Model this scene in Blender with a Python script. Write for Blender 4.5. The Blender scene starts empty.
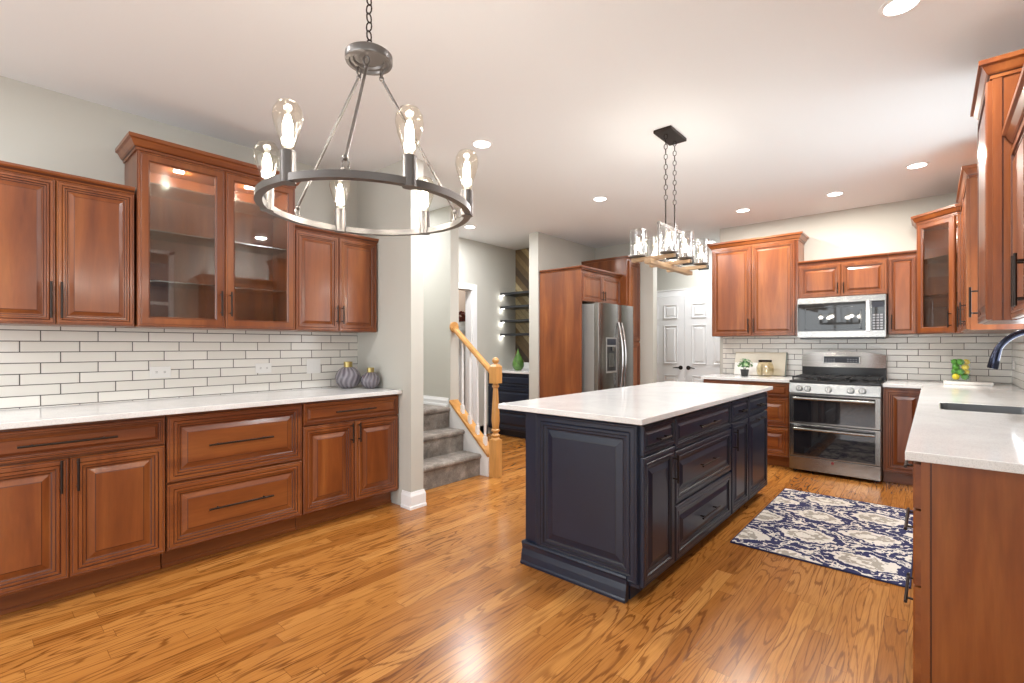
import bpy, math, random
from mathutils import Vector
random.seed(7)
S = bpy.context.scene
COL = S.collection
PI = math.pi

# ------------------------------------------------------------------ camera, world, big lights, exposure
cam_d = bpy.data.cameras.new('camera')
cam = bpy.data.objects.new('camera', cam_d); COL.objects.link(cam)
cam.location = (0, 0, 1.26)
YAW = 0.719109
cam.rotation_euler = (PI/2, 0, YAW)
cam_d.sensor_width = 36; cam_d.lens = 480.13*36/1024
cam_d.shift_y = 4.3/1024
cam_d.clip_start = 0.02
S.camera = cam
S.view_settings.view_transform = 'Standard'
S.view_settings.look = 'None'
S.view_settings.gamma = 1
S.view_settings.use_curve_mapping = False
S.view_settings.exposure = 0.42

W = bpy.data.worlds.new('world'); S.world = W; W.use_nodes = True
wn = W.node_tree.nodes; wl = W.node_tree.links
bg = wn['Background']
sky = wn.new('ShaderNodeTexSky'); sky.sky_type = 'HOSEK_WILKIE'; sky.turbidity = 3.5
sky.sun_direction = (0.4, -0.5, 0.6)
wl.new(sky.outputs[0], bg.inputs[0]); bg.inputs[1].default_value = 0.55

def area(name, loc, rot, sx, sy, power, color=(1, 1, 1), shape='RECTANGLE', spread=PI):
    d = bpy.data.lights.new(name, 'AREA'); d.shape = shape; d.size = sx
    if shape == 'RECTANGLE': d.size_y = sy
    d.energy = power; d.color = color; d.spread = spread
    o = bpy.data.objects.new(name, d); COL.objects.link(o)
    o.location = loc; o.rotation_euler = rot
    return o
# daylight coming in through the windows (each light but the last fills its window opening)
DAY = (0.93, 0.965, 1.0)
area('daylight_rear', (-1.9, -3.17, 1.35), (PI/2+0.35, 0, 0), 3.4, 2.1, 90, DAY)
area('daylight_rear', (1.6, -3.17, 1.35), (PI/2+0.35, 0, 0), 2.2, 2.1, 16, DAY)
area('daylight_side', (3.17, -1.0, 1.4), (PI/2+0.35, 0, PI/2), 2.6, 1.9, 40, DAY)
area('daylight_sink', (0.56, 4.11, 1.68), (PI/2+0.3, 0, PI/2), 1.06, 1.1, 15, DAY)
area('hall_fill', (-7.6, 6.0, 1.6), (PI/2, 0, -PI/2), 1.2, 1.6, 12, DAY)  # added fill light; the wall behind it has no window

# ------------------------------------------------------------------ node materials
def new_mat(name):
    m = bpy.data.materials.new(name); m.use_nodes = True
    return m, m.node_tree, m.node_tree.nodes['Principled BSDF']
def N(t, typ, **kw):
    n = t.nodes.new(typ)
    for k, v in kw.items():
        if k.startswith('i_'):
            n.inputs[k[2:].replace('_', ' ')].default_value = v
        else: setattr(n, k, v)
    return n
def L(t, a, b): t.links.new(a, b)
def math_n(t, op, a, b=None, c=None):
    n = t.nodes.new('ShaderNodeMath'); n.operation = op
    for i, x in enumerate((a, b, c)):
        if x is None: continue
        if isinstance(x, (int, float)): n.inputs[i].default_value = x
        else: L(t, x, n.inputs[i])
    return n.outputs[0]
def ramp(t, fac, stops):
    r = t.nodes.new('ShaderNodeValToRGB')
    cr = r.color_ramp
    while len(cr.elements) < len(stops): cr.elements.new(0.5)
    for e, (p, c) in zip(cr.elements, stops):
        e.position = p; e.color = (*c, 1)
    L(t, fac, r.inputs[0]); return r.outputs[0]
def mixc(t, fac, a, b, blend='MIX'):
    n = t.nodes.new('ShaderNodeMix'); n.data_type = 'RGBA'; n.blend_type = blend
    for sock, x in ((n.inputs[0], fac), (n.inputs[6], a), (n.inputs[7], b)):
        if isinstance(x, (int, float)): sock.default_value = x
        elif isinstance(x, tuple): sock.default_value = (*x, 1)
        else: L(t, x, sock)
    return n.outputs[2]
def srgb(r, g, b):
    f = lambda c: (c/255/12.92) if c/255 <= 0.04045 else ((c/255+0.055)/1.055)**2.4
    return (f(r), f(g), f(b))
def plain(name, col, rough=0.5, metal=0.0, coat=0.0, noise=0.0, nscale=8, bump=0.0, bscale=60):
    m, t, p = new_mat(name)
    p.inputs['Base Color'].default_value = (*col, 1)
    p.inputs['Roughness'].default_value = rough; p.inputs['Metallic'].default_value = metal
    p.inputs['Coat Weight'].default_value = coat
    if noise or bump:
        tc = N(t, 'ShaderNodeTexCoord')
    if noise:
        n = N(t, 'ShaderNodeTexNoise', i_Scale=nscale, i_Detail=4.0); L(t, tc.outputs['Object'], n.inputs['Vector'])
        a = tuple(c*(1-noise) for c in col); b = tuple(min(1, c*(1+noise)) for c in col)
        L(t, ramp(t, n.outputs[0], [(0.3, a), (0.7, b)]), p.inputs['Base Color'])
    if bump:
        n = N(t, 'ShaderNodeTexNoise', i_Scale=bscale, i_Detail=3.0); L(t, tc.outputs['Object'], n.inputs['Vector'])
        bp = N(t, 'ShaderNodeBump', i_Strength=bump, i_Distance=0.002); L(t, n.outputs[0], bp.inputs['Height'])
        L(t, bp.outputs[0], p.inputs['Normal'])
    return m
def wood(name, dark, mid, light, axis='z', rough=0.3, fine=1.0, coat=0.25, spread=0.5):
    m, t, p = new_mat(name)
    tc = N(t, 'ShaderNodeTexCoord'); oi = N(t, 'ShaderNodeObjectInfo')
    mp = N(t, 'ShaderNodeMapping'); L(t, tc.outputs['Object'], mp.inputs['Vector'])
    sc = {'z': (9, 9, 0.9), 'x': (0.9, 9, 9), 'y': (9, 0.9, 9)}[axis]
    mp.inputs['Scale'].default_value = sc
    cb = N(t, 'ShaderNodeCombineXYZ'); r = math_n(t, 'MULTIPLY', oi.outputs['Random'], 37.0)
    for i in range(3): L(t, r, cb.inputs[i])
    L(t, cb.outputs[0], mp.inputs['Location'])
    n1 = N(t, 'ShaderNodeTexNoise', i_Scale=0.9, i_Detail=5.0, i_Roughness=0.55, i_Distortion=0.6); L(t, mp.outputs[0], n1.inputs['Vector'])
    n2 = N(t, 'ShaderNodeTexNoise', i_Scale=9.0*fine, i_Detail=3.0, i_Roughness=0.6); L(t, mp.outputs[0], n2.inputs['Vector'])
    n3 = N(t, 'ShaderNodeTexNoise', i_Scale=2.2, i_Detail=2.0); L(t, tc.outputs['Object'], n3.inputs['Vector'])
    c = ramp(t, n1.outputs[0], [(0.25, dark), (0.5, mid), (0.78, light)])
    g = math_n(t, 'MULTIPLY', math_n(t, 'SUBTRACT', n2.outputs[0], 0.5), 0.35)
    g = math_n(t, 'ADD', g, 1.0)
    b = math_n(t, 'ADD', math_n(t, 'MULTIPLY', math_n(t, 'SUBTRACT', n3.outputs[0], 0.5), spread), g)
    cc = N(t, 'ShaderNodeCombineXYZ'); [L(t, b, cc.inputs[i]) for i in range(3)]
    L(t, mixc(t, 1.0, c, cc.outputs[0], 'MULTIPLY'), p.inputs['Base Color'])
    p.inputs['Roughness'].default_value = rough; p.inputs['Coat Weight'].default_value = coat
    p.inputs['Coat Roughness'].default_value = 0.15
    return m
CH = ((0.112, 0.025, 0.0072), (0.200, 0.054, 0.0125), (0.30, 0.100, 0.025))
M = {}
M['cherry'] = wood('cherry_wood', *CH)
M['cherry_h'] = wood('cherry_wood_across', *CH, axis='x')
M['cherry_y'] = wood('cherry_wood_along', *CH, axis='y')
M['glaze'] = plain('dark_glaze', (0.07, 0.018, 0.008), 0.4)
M['navy'] = plain('navy_paint', (0.0088, 0.0150, 0.033), 0.32, coat=0.15, noise=0.12, nscale=3)
M['navy_glaze'] = plain('navy_glaze', (0.006, 0.007, 0.012), 0.45)
M['bronze'] = plain('dark_bronze', (0.035, 0.026, 0.022), 0.35, 0.8)
M['oak'] = wood('golden_oak', (0.42, 0.19, 0.05), (0.58, 0.29, 0.085), (0.68, 0.37, 0.13), rough=0.35)
M['oak_x'] = wood('golden_oak_along', (0.42, 0.19, 0.05), (0.58, 0.29, 0.085), (0.68, 0.37, 0.13), axis='x', rough=0.35)
M['rustic'] = wood('weathered_wood', (0.16, 0.09, 0.045), (0.33, 0.21, 0.11), (0.48, 0.34, 0.2), axis='y', rough=0.6, coat=0)
M['rustic_x'] = wood('weathered_wood_across', (0.16, 0.09, 0.045), (0.33, 0.21, 0.11), (0.48, 0.34, 0.2), axis='x', rough=0.6, coat=0)
M['wall'] = plain('greige_wall_paint', srgb(190, 188, 179), 0.7, bump=0.05, bscale=250)
M['taupe'] = plain('taupe_wall_paint', srgb(170, 150, 132), 0.8)
M['ceiling'] = plain('ceiling_paint', (0.80, 0.83, 0.845), 0.8, bump=0.05, bscale=250)
M['trim'] = plain('white_trim_paint', (0.84, 0.84, 0.84), 0.35)
M['white'] = plain('white_plastic', (0.74, 0.735, 0.71), 0.35)
M['black'] = plain('black_enamel', (0.012, 0.012, 0.013), 0.3)
M['iron'] = plain('cast_iron', (0.02, 0.02, 0.021), 0.55, 0.2)
M['dark_glass'] = plain('black_oven_glass', (0.012, 0.012, 0.014), 0.04, coat=0.6)
M['mw_glass'] = plain('grey_microwave_glass', (0.02, 0.02, 0.02), 0.025)
M['mw_dark'] = plain('microwave_window_edge', (0.01, 0.01, 0.011), 0.1)
M['chrome'] = plain('chrome', (0.75, 0.75, 0.75), 0.12, 1.0)
M['nickel'] = plain('aged_steel', (0.17, 0.155, 0.145), 0.34, 0.85)
M['brass'] = plain('brushed_gold', (0.42, 0.33, 0.13), 0.38, 1.0)
M['soil'] = plain('soil', (0.03, 0.02, 0.015), 0.9)
M['display'] = plain('display_panel', (0.008, 0.010, 0.02), 0.4)
M['button'] = plain('keypad_grey', (0.25, 0.25, 0.27), 0.4)
M['red'] = plain('dark_red_badge', (0.22, 0.02, 0.02), 0.3)
M['faucet'] = plain('gunmetal_finish', (0.035, 0.04, 0.065), 0.18, 0.9)
M['leaf'] = plain('leaf_green', (0.05, 0.16, 0.045), 0.5, noise=0.4, nscale=30)
M['leaf2'] = plain('pale_leaf_green', (0.28, 0.42, 0.2), 0.5)
M['lime'] = plain('lime_peel', (0.09, 0.32, 0.03), 0.35, noise=0.25, nscale=40, bump=0.15, bscale=300)
M['lemon'] = plain('lemon_peel', (0.85, 0.62, 0.02), 0.35, noise=0.1, nscale=40, bump=0.15, bscale=300)
M['marble'] = plain('pale_marble', (0.78, 0.76, 0.72), 0.2, noise=0.08, nscale=6)
M['board'] = plain('cream_board', (0.66, 0.60, 0.47), 0.35, noise=0.08, nscale=5)
M['board_edge'] = plain('grey_green_edge', (0.16, 0.20, 0.17), 0.4)
M['green_glaze'] = plain('green_ceramic', (0.09, 0.20, 0.04), 0.12, coat=0.5, noise=0.5, nscale=14)
M['dark_shelf'] = plain('charcoal_shelf', (0.025, 0.027, 0.03), 0.4)
M['shade'] = plain('off_white_shade', (0.8, 0.76, 0.68), 0.6)
M['twig'] = plain('dried_red_blooms', (0.16, 0.03, 0.015), 0.7, noise=0.6, nscale=40)

def stainless():
    m, t, p = new_mat('brushed_stainless')
    tc = N(t, 'ShaderNodeTexCoord'); mp = N(t, 'ShaderNodeMapping'); mp.inputs['Scale'].default_value = (1.0, 1.0, 160)
    L(t, tc.outputs['Object'], mp.inputs['Vector'])
    n = N(t, 'ShaderNodeTexNoise', i_Scale=4.0, i_Detail=3.0); L(t, mp.outputs[0], n.inputs['Vector'])
    L(t, ramp(t, n.outputs[0], [(0.3, (0.22, 0.215, 0.205)), (0.7, (0.33, 0.32, 0.305))]), p.inputs['Base Color'])
    p.inputs['Metallic'].default_value = 1.0; p.inputs['Roughness'].default_value = 0.24
    bp = N(t, 'ShaderNodeBump', i_Strength=0.06, i_Distance=0.001); L(t, n.outputs[0], bp.inputs['Height'])
    L(t, bp.outputs[0], p.inputs['Normal'])
    return m
M['steel'] = stainless()
M['sink_steel'] = plain('satin_sink_steel', (0.14, 0.145, 0.15), 0.35, 0.9)
M['steel_side'] = plain('grey_fridge_side', (0.30, 0.295, 0.28), 0.45, 0.5)

def quartz():
    m, t, p = new_mat('white_quartz')
    tc = N(t, 'ShaderNodeTexCoord')
    v = N(t, 'ShaderNodeTexNoise', i_Scale=2.2, i_Detail=6.0, i_Roughness=0.6, i_Distortion=1.2); L(t, tc.outputs['Object'], v.inputs['Vector'])
    s = N(t, 'ShaderNodeTexNoise', i_Scale=320.0, i_Detail=1.0); L(t, tc.outputs['Object'], s.inputs['Vector'])
    c = ramp(t, v.outputs[0], [(0.35, (0.70, 0.695, 0.68)), (0.65, (0.79, 0.785, 0.77))])
    c2 = ramp(t, s.outputs[0], [(0.38, (0.86, 0.86, 0.86)), (0.5, (1, 1, 1))])
    L(t, mixc(t, 1.0, c, c2, 'MULTIPLY'), p.inputs['Base Color'])
    p.inputs['Roughness'].default_value = 0.10
    return m
M['quartz'] = quartz()

def glassy(name, tint=(1, 1, 1), gloss=0.03, ior=1.45, weight=1.0, rough=0.02, bump=0.0, bscale=30):
    # thin glass: what lies behind shows through, reflections follow the fresnel curve
    m, t, p = new_mat(name)
    t.nodes.remove(p); out = t.nodes['Material Output']
    tr = N(t, 'ShaderNodeBsdfTransparent'); tr.inputs[0].default_value = (*tint, 1)
    gl = N(t, 'ShaderNodeBsdfGlossy'); gl.inputs['Roughness'].default_value = rough
    fr = N(t, 'ShaderNodeLayerWeight'); fr.inputs[0].default_value = 0.5
    f = math_n(t, 'ADD', math_n(t, 'MULTIPLY', math_n(t, 'POWER', fr.outputs[1], 4.0), 0.9*weight), gloss)
    mx = N(t, 'ShaderNodeMixShader'); L(t, f, mx.inputs[0]); L(t, tr.outputs[0], mx.inputs[1]); L(t, gl.outputs[0], mx.inputs[2])
    if bump:
        tc = N(t, 'ShaderNodeTexCoord')
        n = N(t, 'ShaderNodeTexNoise', i_Scale=bscale, i_Detail=2.0); L(t, tc.outputs['Object'], n.inputs['Vector'])
        bp = N(t, 'ShaderNodeBump', i_Strength=bump, i_Distance=0.004); L(t, n.outputs[0], bp.inputs['Height'])
        L(t, bp.outputs[0], gl.inputs['Normal']); L(t, bp.outputs[0], fr.inputs['Normal'])
    L(t, mx.outputs[0], out.inputs[0])
    return m
M['pane'] = glassy('clear_pane', (0.95, 0.96, 0.95), 0.08)
M['shelf_glass'] = glassy('shelf_glass', (0.78, 0.84, 0.80), 0.25, rough=0.15)
M['win_glass'] = glassy('window_glass', (0.97, 0.98, 0.98), 0.02)
M['bulb_glass'] = glassy('bulb_glass', (0.97, 0.94, 0.88), 0.04)
M['jar_glass'] = glassy('seeded_glass', (0.95, 0.95, 0.95), 0.10, rough=0.12, bump=0.6, bscale=55)
M['clear_glass'] = glassy('vase_glass', (0.95, 0.97, 0.96), 0.03, weight=0.6)
M['amber_glass'] = glassy('amber_glass', (0.90, 0.84, 0.68), 0.14, bump=0.8, bscale=30)

def smoke():
    m, t, p = new_mat('smoky_purple_glass')
    tc = N(t, 'ShaderNodeTexCoord')
    sp = N(t, 'ShaderNodeSeparateXYZ'); L(t, tc.outputs['Object'], sp.inputs[0])
    a = math_n(t, 'ARCTAN2', sp.outputs[1], sp.outputs[0])
    a1 = math_n(t, 'SINE', math_n(t, 'ADD', math_n(t, 'MULTIPLY', a, 8.0), math_n(t, 'MULTIPLY', sp.outputs[2], 95.0)))
    a2 = math_n(t, 'SINE', math_n(t, 'SUBTRACT', math_n(t, 'MULTIPLY', a, 8.0), math_n(t, 'MULTIPLY', sp.outputs[2], 95.0)))
    h = math_n(t, 'SINE', math_n(t, 'ADD', math_n(t, 'MULTIPLY', a, 14.0), math_n(t, 'MULTIPLY', math_n(t, 'SINE', math_n(t, 'MULTIPLY', sp.outputs[2], 38.0)), 1.6)))
    L(t, ramp(t, math_n(t, 'ADD', math_n(t, 'MULTIPLY', h, 0.5), 0.5), [(0.1, (0.13, 0.115, 0.135)), (0.9, (0.30, 0.27, 0.30))]), p.inputs['Base Color'])
    bp = N(t, 'ShaderNodeBump', i_Strength=0.7, i_Distance=0.004); L(t, h, bp.inputs['Height']); L(t, bp.outputs[0], p.inputs['Normal'])
    p.inputs['Roughness'].default_value = 0.1; p.inputs['Transmission Weight'].default_value = 0.25
    p.inputs['Coat Weight'].default_value = 0.5
    return m
M['smoke'] = smoke()

def emit(name, col, strength):
    m, t, p = new_mat(name)
    p.inputs['Base Color'].default_value = (0.8, 0.8, 0.8, 1)
    p.inputs['Emission Color'].default_value = (*col, 1); p.inputs['Emission Strength'].default_value = strength
    return m
M['can_glow'] = emit('lit_lens', (1.0, 0.97, 0.92), 9)
M['filament'] = emit('glowing_filament', (1.0, 0.92, 0.78), 16)
M['led'] = emit('lit_led', (1.0, 0.98, 0.94), 6)

def tile(name, axis, origin):
    m, t, p = new_mat(name)
    g = N(t, 'ShaderNodeNewGeometry'); sp = N(t, 'ShaderNodeSeparateXYZ'); L(t, g.outputs['Position'], sp.inputs[0])
    a = sp.outputs[axis]; z = sp.outputs[2]
    TW, TH = 0.248, 0.061
    zz = math_n(t, 'DIVIDE', math_n(t, 'SUBTRACT', z, 0.920), TH)
    row = math_n(t, 'FLOOR', zz); fz = math_n(t, 'SUBTRACT', zz, row)
    X = math_n(t, 'SUBTRACT', math_n(t, 'DIVIDE', math_n(t, 'SUBTRACT', a, origin), TW), math_n(t, 'DIVIDE', math_n(t, 'SUBTRACT', row, 6.0), 3.0))
    ix = math_n(t, 'FLOOR', X); fx = math_n(t, 'SUBTRACT', X, ix)
    def edge(fr, size):
        d = math_n(t, 'MULTIPLY', math_n(t, 'MINIMUM', fr, math_n(t, 'SUBTRACT', 1.0, fr)), size)
        return d
    d = math_n(t, 'MINIMUM', edge(fx, TW), edge(fz, TH))
    mr = N(t, 'ShaderNodeMapRange'); mr.interpolation_type = 'SMOOTHSTEP'
    L(t, d, mr.inputs[0]); mr.inputs[1].default_value = 0.0017; mr.inputs[2].default_value = 0.0030
    cb = N(t, 'ShaderNodeCombineXYZ'); L(t, ix, cb.inputs[0]); L(t, row, cb.inputs[1])
    w = N(t, 'ShaderNodeTexWhiteNoise'); w.noise_dimensions = '2D'; L(t, cb.outputs[0], w.inputs['Vector'])
    tcol = ramp(t, w.outputs[0], [(0.0, (0.68, 0.655, 0.60)), (1.0, (0.76, 0.735, 0.68))])
    L(t, mixc(t, mr.outputs[0], (0.06, 0.05, 0.042), tcol), p.inputs['Base Color'])
    rr = N(t, 'ShaderNodeMapRange'); L(t, mr.outputs[0], rr.inputs[0]); rr.inputs[3].default_value = 0.8; rr.inputs[4].default_value = 0.16
    L(t, rr.outputs[0], p.inputs['Roughness'])
    m2 = N(t, 'ShaderNodeMapRange'); m2.interpolation_type = 'SMOOTHSTEP'; L(t, d, m2.inputs[0]); m2.inputs[1].default_value = 0.001; m2.inputs[2].default_value = 0.006
    nz = N(t, 'ShaderNodeTexNoise', i_Scale=14.0, i_Detail=1.0); L(t, g.outputs['Position'], nz.inputs['Vector'])
    hh = math_n(t, 'ADD', m2.outputs[0], math_n(t, 'MULTIPLY', nz.outputs[0], 0.35))
    bp = N(t, 'ShaderNodeBump', i_Strength=0.6, i_Distance=0.002); L(t, hh, bp.inputs['Height']); L(t, bp.outputs[0], p.inputs['Normal'])
    return m
M['tile_left'] = tile('subway_tile_left', 1, 0.286)
M['tile_back'] = tile('subway_tile_back', 0, -0.188)
M['tile_right'] = tile('subway_tile_right', 1, 6.23)

def floor_mat():
    m, t, p = new_mat('oak_strip_floor')
    g = N(t, 'ShaderNodeNewGeometry'); sp = N(t, 'ShaderNodeSeparateXYZ'); L(t, g.outputs['Position'], sp.inputs[0])
    PW, PL = 0.083, 1.15
    X = math_n(t, 'DIVIDE', sp.outputs[0], PW); ix = math_n(t, 'FLOOR', X); fx = math_n(t, 'SUBTRACT', X, ix)
    w1 = N(t, 'ShaderNodeTexWhiteNoise'); w1.noise_dimensions = '1D'; L(t, ix, w1.inputs['W'])
    Y = math_n(t, 'ADD', math_n(t, 'DIVIDE', sp.outputs[1], PL), math_n(t, 'MULTIPLY', w1.outputs[0], 7.0))
    iy = math_n(t, 'FLOOR', Y); fy = math_n(t, 'SUBTRACT', Y, iy)
    cb = N(t, 'ShaderNodeCombineXYZ'); L(t, ix, cb.inputs[0]); L(t, iy, cb.inputs[1])
    w2 = N(t, 'ShaderNodeTexWhiteNoise'); w2.noise_dimensions = '2D'; L(t, cb.outputs[0], w2.inputs['Vector'])
    base = ramp(t, w2.outputs[0], [(0.0, (0.31, 0.112, 0.021)), (0.3, (0.39, 0.152, 0.031)), (0.75, (0.44, 0.183, 0.041)), (1.0, (0.53, 0.24, 0.062))])
    # cathedral grain: contour lines of a stretched noise field, different in each board
    gx = math_n(t, 'MULTIPLY', sp.outputs[0], 11.0); gy = math_n(t, 'MULTIPLY', sp.outputs[1], 1.1)
    gv = N(t, 'ShaderNodeCombineXYZ'); L(t, gx, gv.inputs[0]); L(t, gy, gv.inputs[1]); L(t, math_n(t, 'MULTIPLY', w2.outputs[0], 60.0), gv.inputs[2])
    n1 = N(t, 'ShaderNodeTexNoise', i_Scale=1.0, i_Detail=1.5, i_Roughness=0.45); L(t, gv.outputs[0], n1.inputs['Vector'])
    fx2 = N(t, 'ShaderNodeCombineXYZ'); L(t, math_n(t, 'MULTIPLY', sp.outputs[0], 220.0), fx2.inputs[0]); L(t, math_n(t, 'MULTIPLY', sp.outputs[1], 7.0), fx2.inputs[1]); L(t, w2.outputs[0], fx2.inputs[2])
    n2 = N(t, 'ShaderNodeTexNoise', i_Scale=1.0, i_Detail=2.0); L(t, fx2.outputs[0], n2.inputs['Vector'])
    s = math_n(t, 'SINE', math_n(t, 'ADD', math_n(t, 'MULTIPLY', n1.outputs[0], 74.0), math_n(t, 'MULTIPLY', n2.outputs[0], 3.0)))
    line = N(t, 'ShaderNodeMapRange'); line.interpolation_type = 'SMOOTHSTEP'; L(t, s, line.inputs[0])
    line.inputs[1].default_value = 0.45; line.inputs[2].default_value = 1.0; line.inputs[3].default_value = 0.0; line.inputs[4].default_value = 1.0
    n4 = N(t, 'ShaderNodeTexNoise', i_Scale=1.7, i_Detail=2.0); L(t, g.outputs['Position'], n4.inputs['Vector'])
    amt = N(t, 'ShaderNodeMapRange'); L(t, n4.outputs[0], amt.inputs[0]); amt.inputs[1].default_value = 0.35; amt.inputs[2].default_value = 0.65; amt.inputs[3].default_value = 0.3; amt.inputs[4].default_value = 0.85
    c = mixc(t, math_n(t, 'MULTIPLY', line.outputs[0], amt.outputs[0]), base, mixc(t, 1.0, base, (0.34, 0.24, 0.16), 'MULTIPLY'))
    f = ramp(t, n2.outputs[0], [(0.3, (0.80, 0.77, 0.72)), (0.6, (1.05, 1.05, 1.05))])
    c = mixc(t, 1.0, c, f, 'MULTIPLY')
    ex = math_n(t, 'MULTIPLY', math_n(t, 'MINIMUM', fx, math_n(t, 'SUBTRACT', 1.0, fx)), PW)
    ey = math_n(t, 'MULTIPLY', math_n(t, 'MINIMUM', fy, math_n(t, 'SUBTRACT', 1.0, fy)), PL)
    e = math_n(t, 'MINIMUM', ex, ey)
    mr = N(t, 'ShaderNodeMapRange'); L(t, e, mr.inputs[0]); mr.inputs[1].default_value = 0.0003; mr.inputs[2].default_value = 0.0014
    c = mixc(t, mr.outputs[0], mixc(t, 1.0, c, (0.45, 0.4, 0.35), 'MULTIPLY'), c)
    L(t, c, p.inputs['Base Color'])
    rg = N(t, 'ShaderNodeMapRange'); L(t, n4.outputs[0], rg.inputs[0]); rg.inputs[3].default_value = 0.16; rg.inputs[4].default_value = 0.30
    L(t, rg.outputs[0], p.inputs['Roughness'])
    bp = N(t, 'ShaderNodeBump', i_Strength=0.12, i_Distance=0.001)
    L(t, math_n(t, 'SUBTRACT', mr.outputs[0], math_n(t, 'MULTIPLY', line.outputs[0], 0.4)), bp.inputs['Height']); L(t, bp.outputs[0], p.inputs['Normal'])
    return m
M['floor'] = floor_mat()

def carpet():
    m, t, p = new_mat('grey_carpet')
    tc = N(t, 'ShaderNodeTexCoord')
    a = N(t, 'ShaderNodeTexNoise', i_Scale=7.0, i_Detail=4.0, i_Roughness=0.7); L(t, tc.outputs['Object'], a.inputs['Vector'])
    b = N(t, 'ShaderNodeTexNoise', i_Scale=140.0, i_Detail=2.0); L(t, tc.outputs['Object'], b.inputs['Vector'])
    c = ramp(t, a.outputs[0], [(0.3, (0.11, 0.09, 0.073)), (0.5, (0.215, 0.183, 0.153)), (0.7, (0.36, 0.315, 0.27))])
    c2 = ramp(t, b.outputs[0], [(0.3, (0.65, 0.65, 0.65)), (0.6, (1.1, 1.1, 1.1))])
    L(t, mixc(t, 1.0, c, c2, 'MULTIPLY'), p.inputs['Base Color'])
    p.inputs['Roughness'].default_value = 1.0; p.inputs['Sheen Weight'].default_value = 0.3
    bp = N(t, 'ShaderNodeBump', i_Strength=0.8, i_Distance=0.004); L(t, b.outputs[0], bp.inputs['Height']); L(t, bp.outputs[0], p.inputs['Normal'])
    return m
M['carpet'] = carpet()

def rug_mat():
    m, t, p = new_mat('navy_medallion_weave')
    g = N(t, 'ShaderNodeNewGeometry'); sp = N(t, 'ShaderNodeSeparateXYZ'); L(t, g.outputs['Position'], sp.inputs[0])
    wn_ = N(t, 'ShaderNodeTexNoise', i_Scale=11.0, i_Detail=3.0, i_Roughness=0.7); L(t, g.outputs['Position'], wn_.inputs['Vector'])
    sc = N(t, 'ShaderNodeSeparateColor'); L(t, wn_.outputs['Color'], sc.inputs[0])
    x = math_n(t, 'ADD', sp.outputs[0], math_n(t, 'MULTIPLY', math_n(t, 'SUBTRACT', sc.outputs[0], 0.5), 0.20))
    y = math_n(t, 'ADD', sp.outputs[1], math_n(t, 'MULTIPLY', math_n(t, 'SUBTRACT', sc.outputs[1], 0.5), 0.20))
    u = math_n(t, 'MULTIPLY', math_n(t, 'ADD', x, 0.63), 2*PI/0.66); v = math_n(t, 'MULTIPLY', math_n(t, 'SUBTRACT', y, 3.66), 2*PI/0.46)
    # staggered lattice: peaks at medallion centres
    f = math_n(t, 'MULTIPLY', math_n(t, 'COSINE', math_n(t, 'MULTIPLY', u, 1.0)), math_n(t, 'COSINE', math_n(t, 'MULTIPLY', v, 0.5)))
    h = math_n(t, 'ABSOLUTE', f)
    s1 = math_n(t, 'COSINE', u); s2 = math_n(t, 'COSINE', v)
    q = math_n(t, 'ADD', s1, s2)   # +-2 at the two sets of centres
    a = math_n(t, 'MULTIPLY', math_n(t, 'COSINE', math_n(t, 'MULTIPLY', math_n(t, 'ADD', u, v), 0.5)), math_n(t, 'COSINE', math_n(t, 'MULTIPLY', math_n(t, 'SUBTRACT', u, v), 0.5)))
    k = math_n(t, 'ABSOLUTE', a)
    n2 = N(t, 'ShaderNodeTexNoise', i_Scale=17.0, i_Detail=2.5, i_Roughness=0.6); L(t, g.outputs['Position'], n2.inputs['Vector'])
    kk = math_n(t, 'ADD', k, math_n(t, 'MULTIPLY', math_n(t, 'SUBTRACT', n2.outputs[0], 0.5), 0.8))
    r = t.nodes.new('ShaderNodeValToRGB'); r.color_ramp.interpolation = 'CONSTANT'
    white = (0.70, 0.65, 0.58); navy = (0.018, 0.021, 0.085); grey = (0.36, 0.32, 0.27)
    st = [(0.0, navy), (0.07, white), (0.19, navy), (0.49, white), (0.75, grey), (0.94, white)]
    while len(r.color_ramp.elements) < len(st): r.color_ramp.elements.new(0.5)
    for e, (pp, c) in zip(r.color_ramp.elements, st): e.position = pp; e.color = (*c, 1)
    L(t, kk, r.inputs[0])
    L(t, r.outputs[0], p.inputs['Base Color']); p.inputs['Roughness'].default_value = 0.95
    n3 = N(t, 'ShaderNodeTexNoise', i_Scale=300.0, i_Detail=1.0); L(t, g.outputs['Position'], n3.inputs['Vector'])
    bp = N(t, 'ShaderNodeBump', i_Strength=0.6, i_Distance=0.003); L(t, n3.outputs[0], bp.inputs['Height']); L(t, bp.outputs[0], p.inputs['Normal'])
    return m
M['rug'] = rug_mat(); M['rug_edge'] = plain('rug_binding', (0.02, 0.024, 0.07), 0.9)

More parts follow.
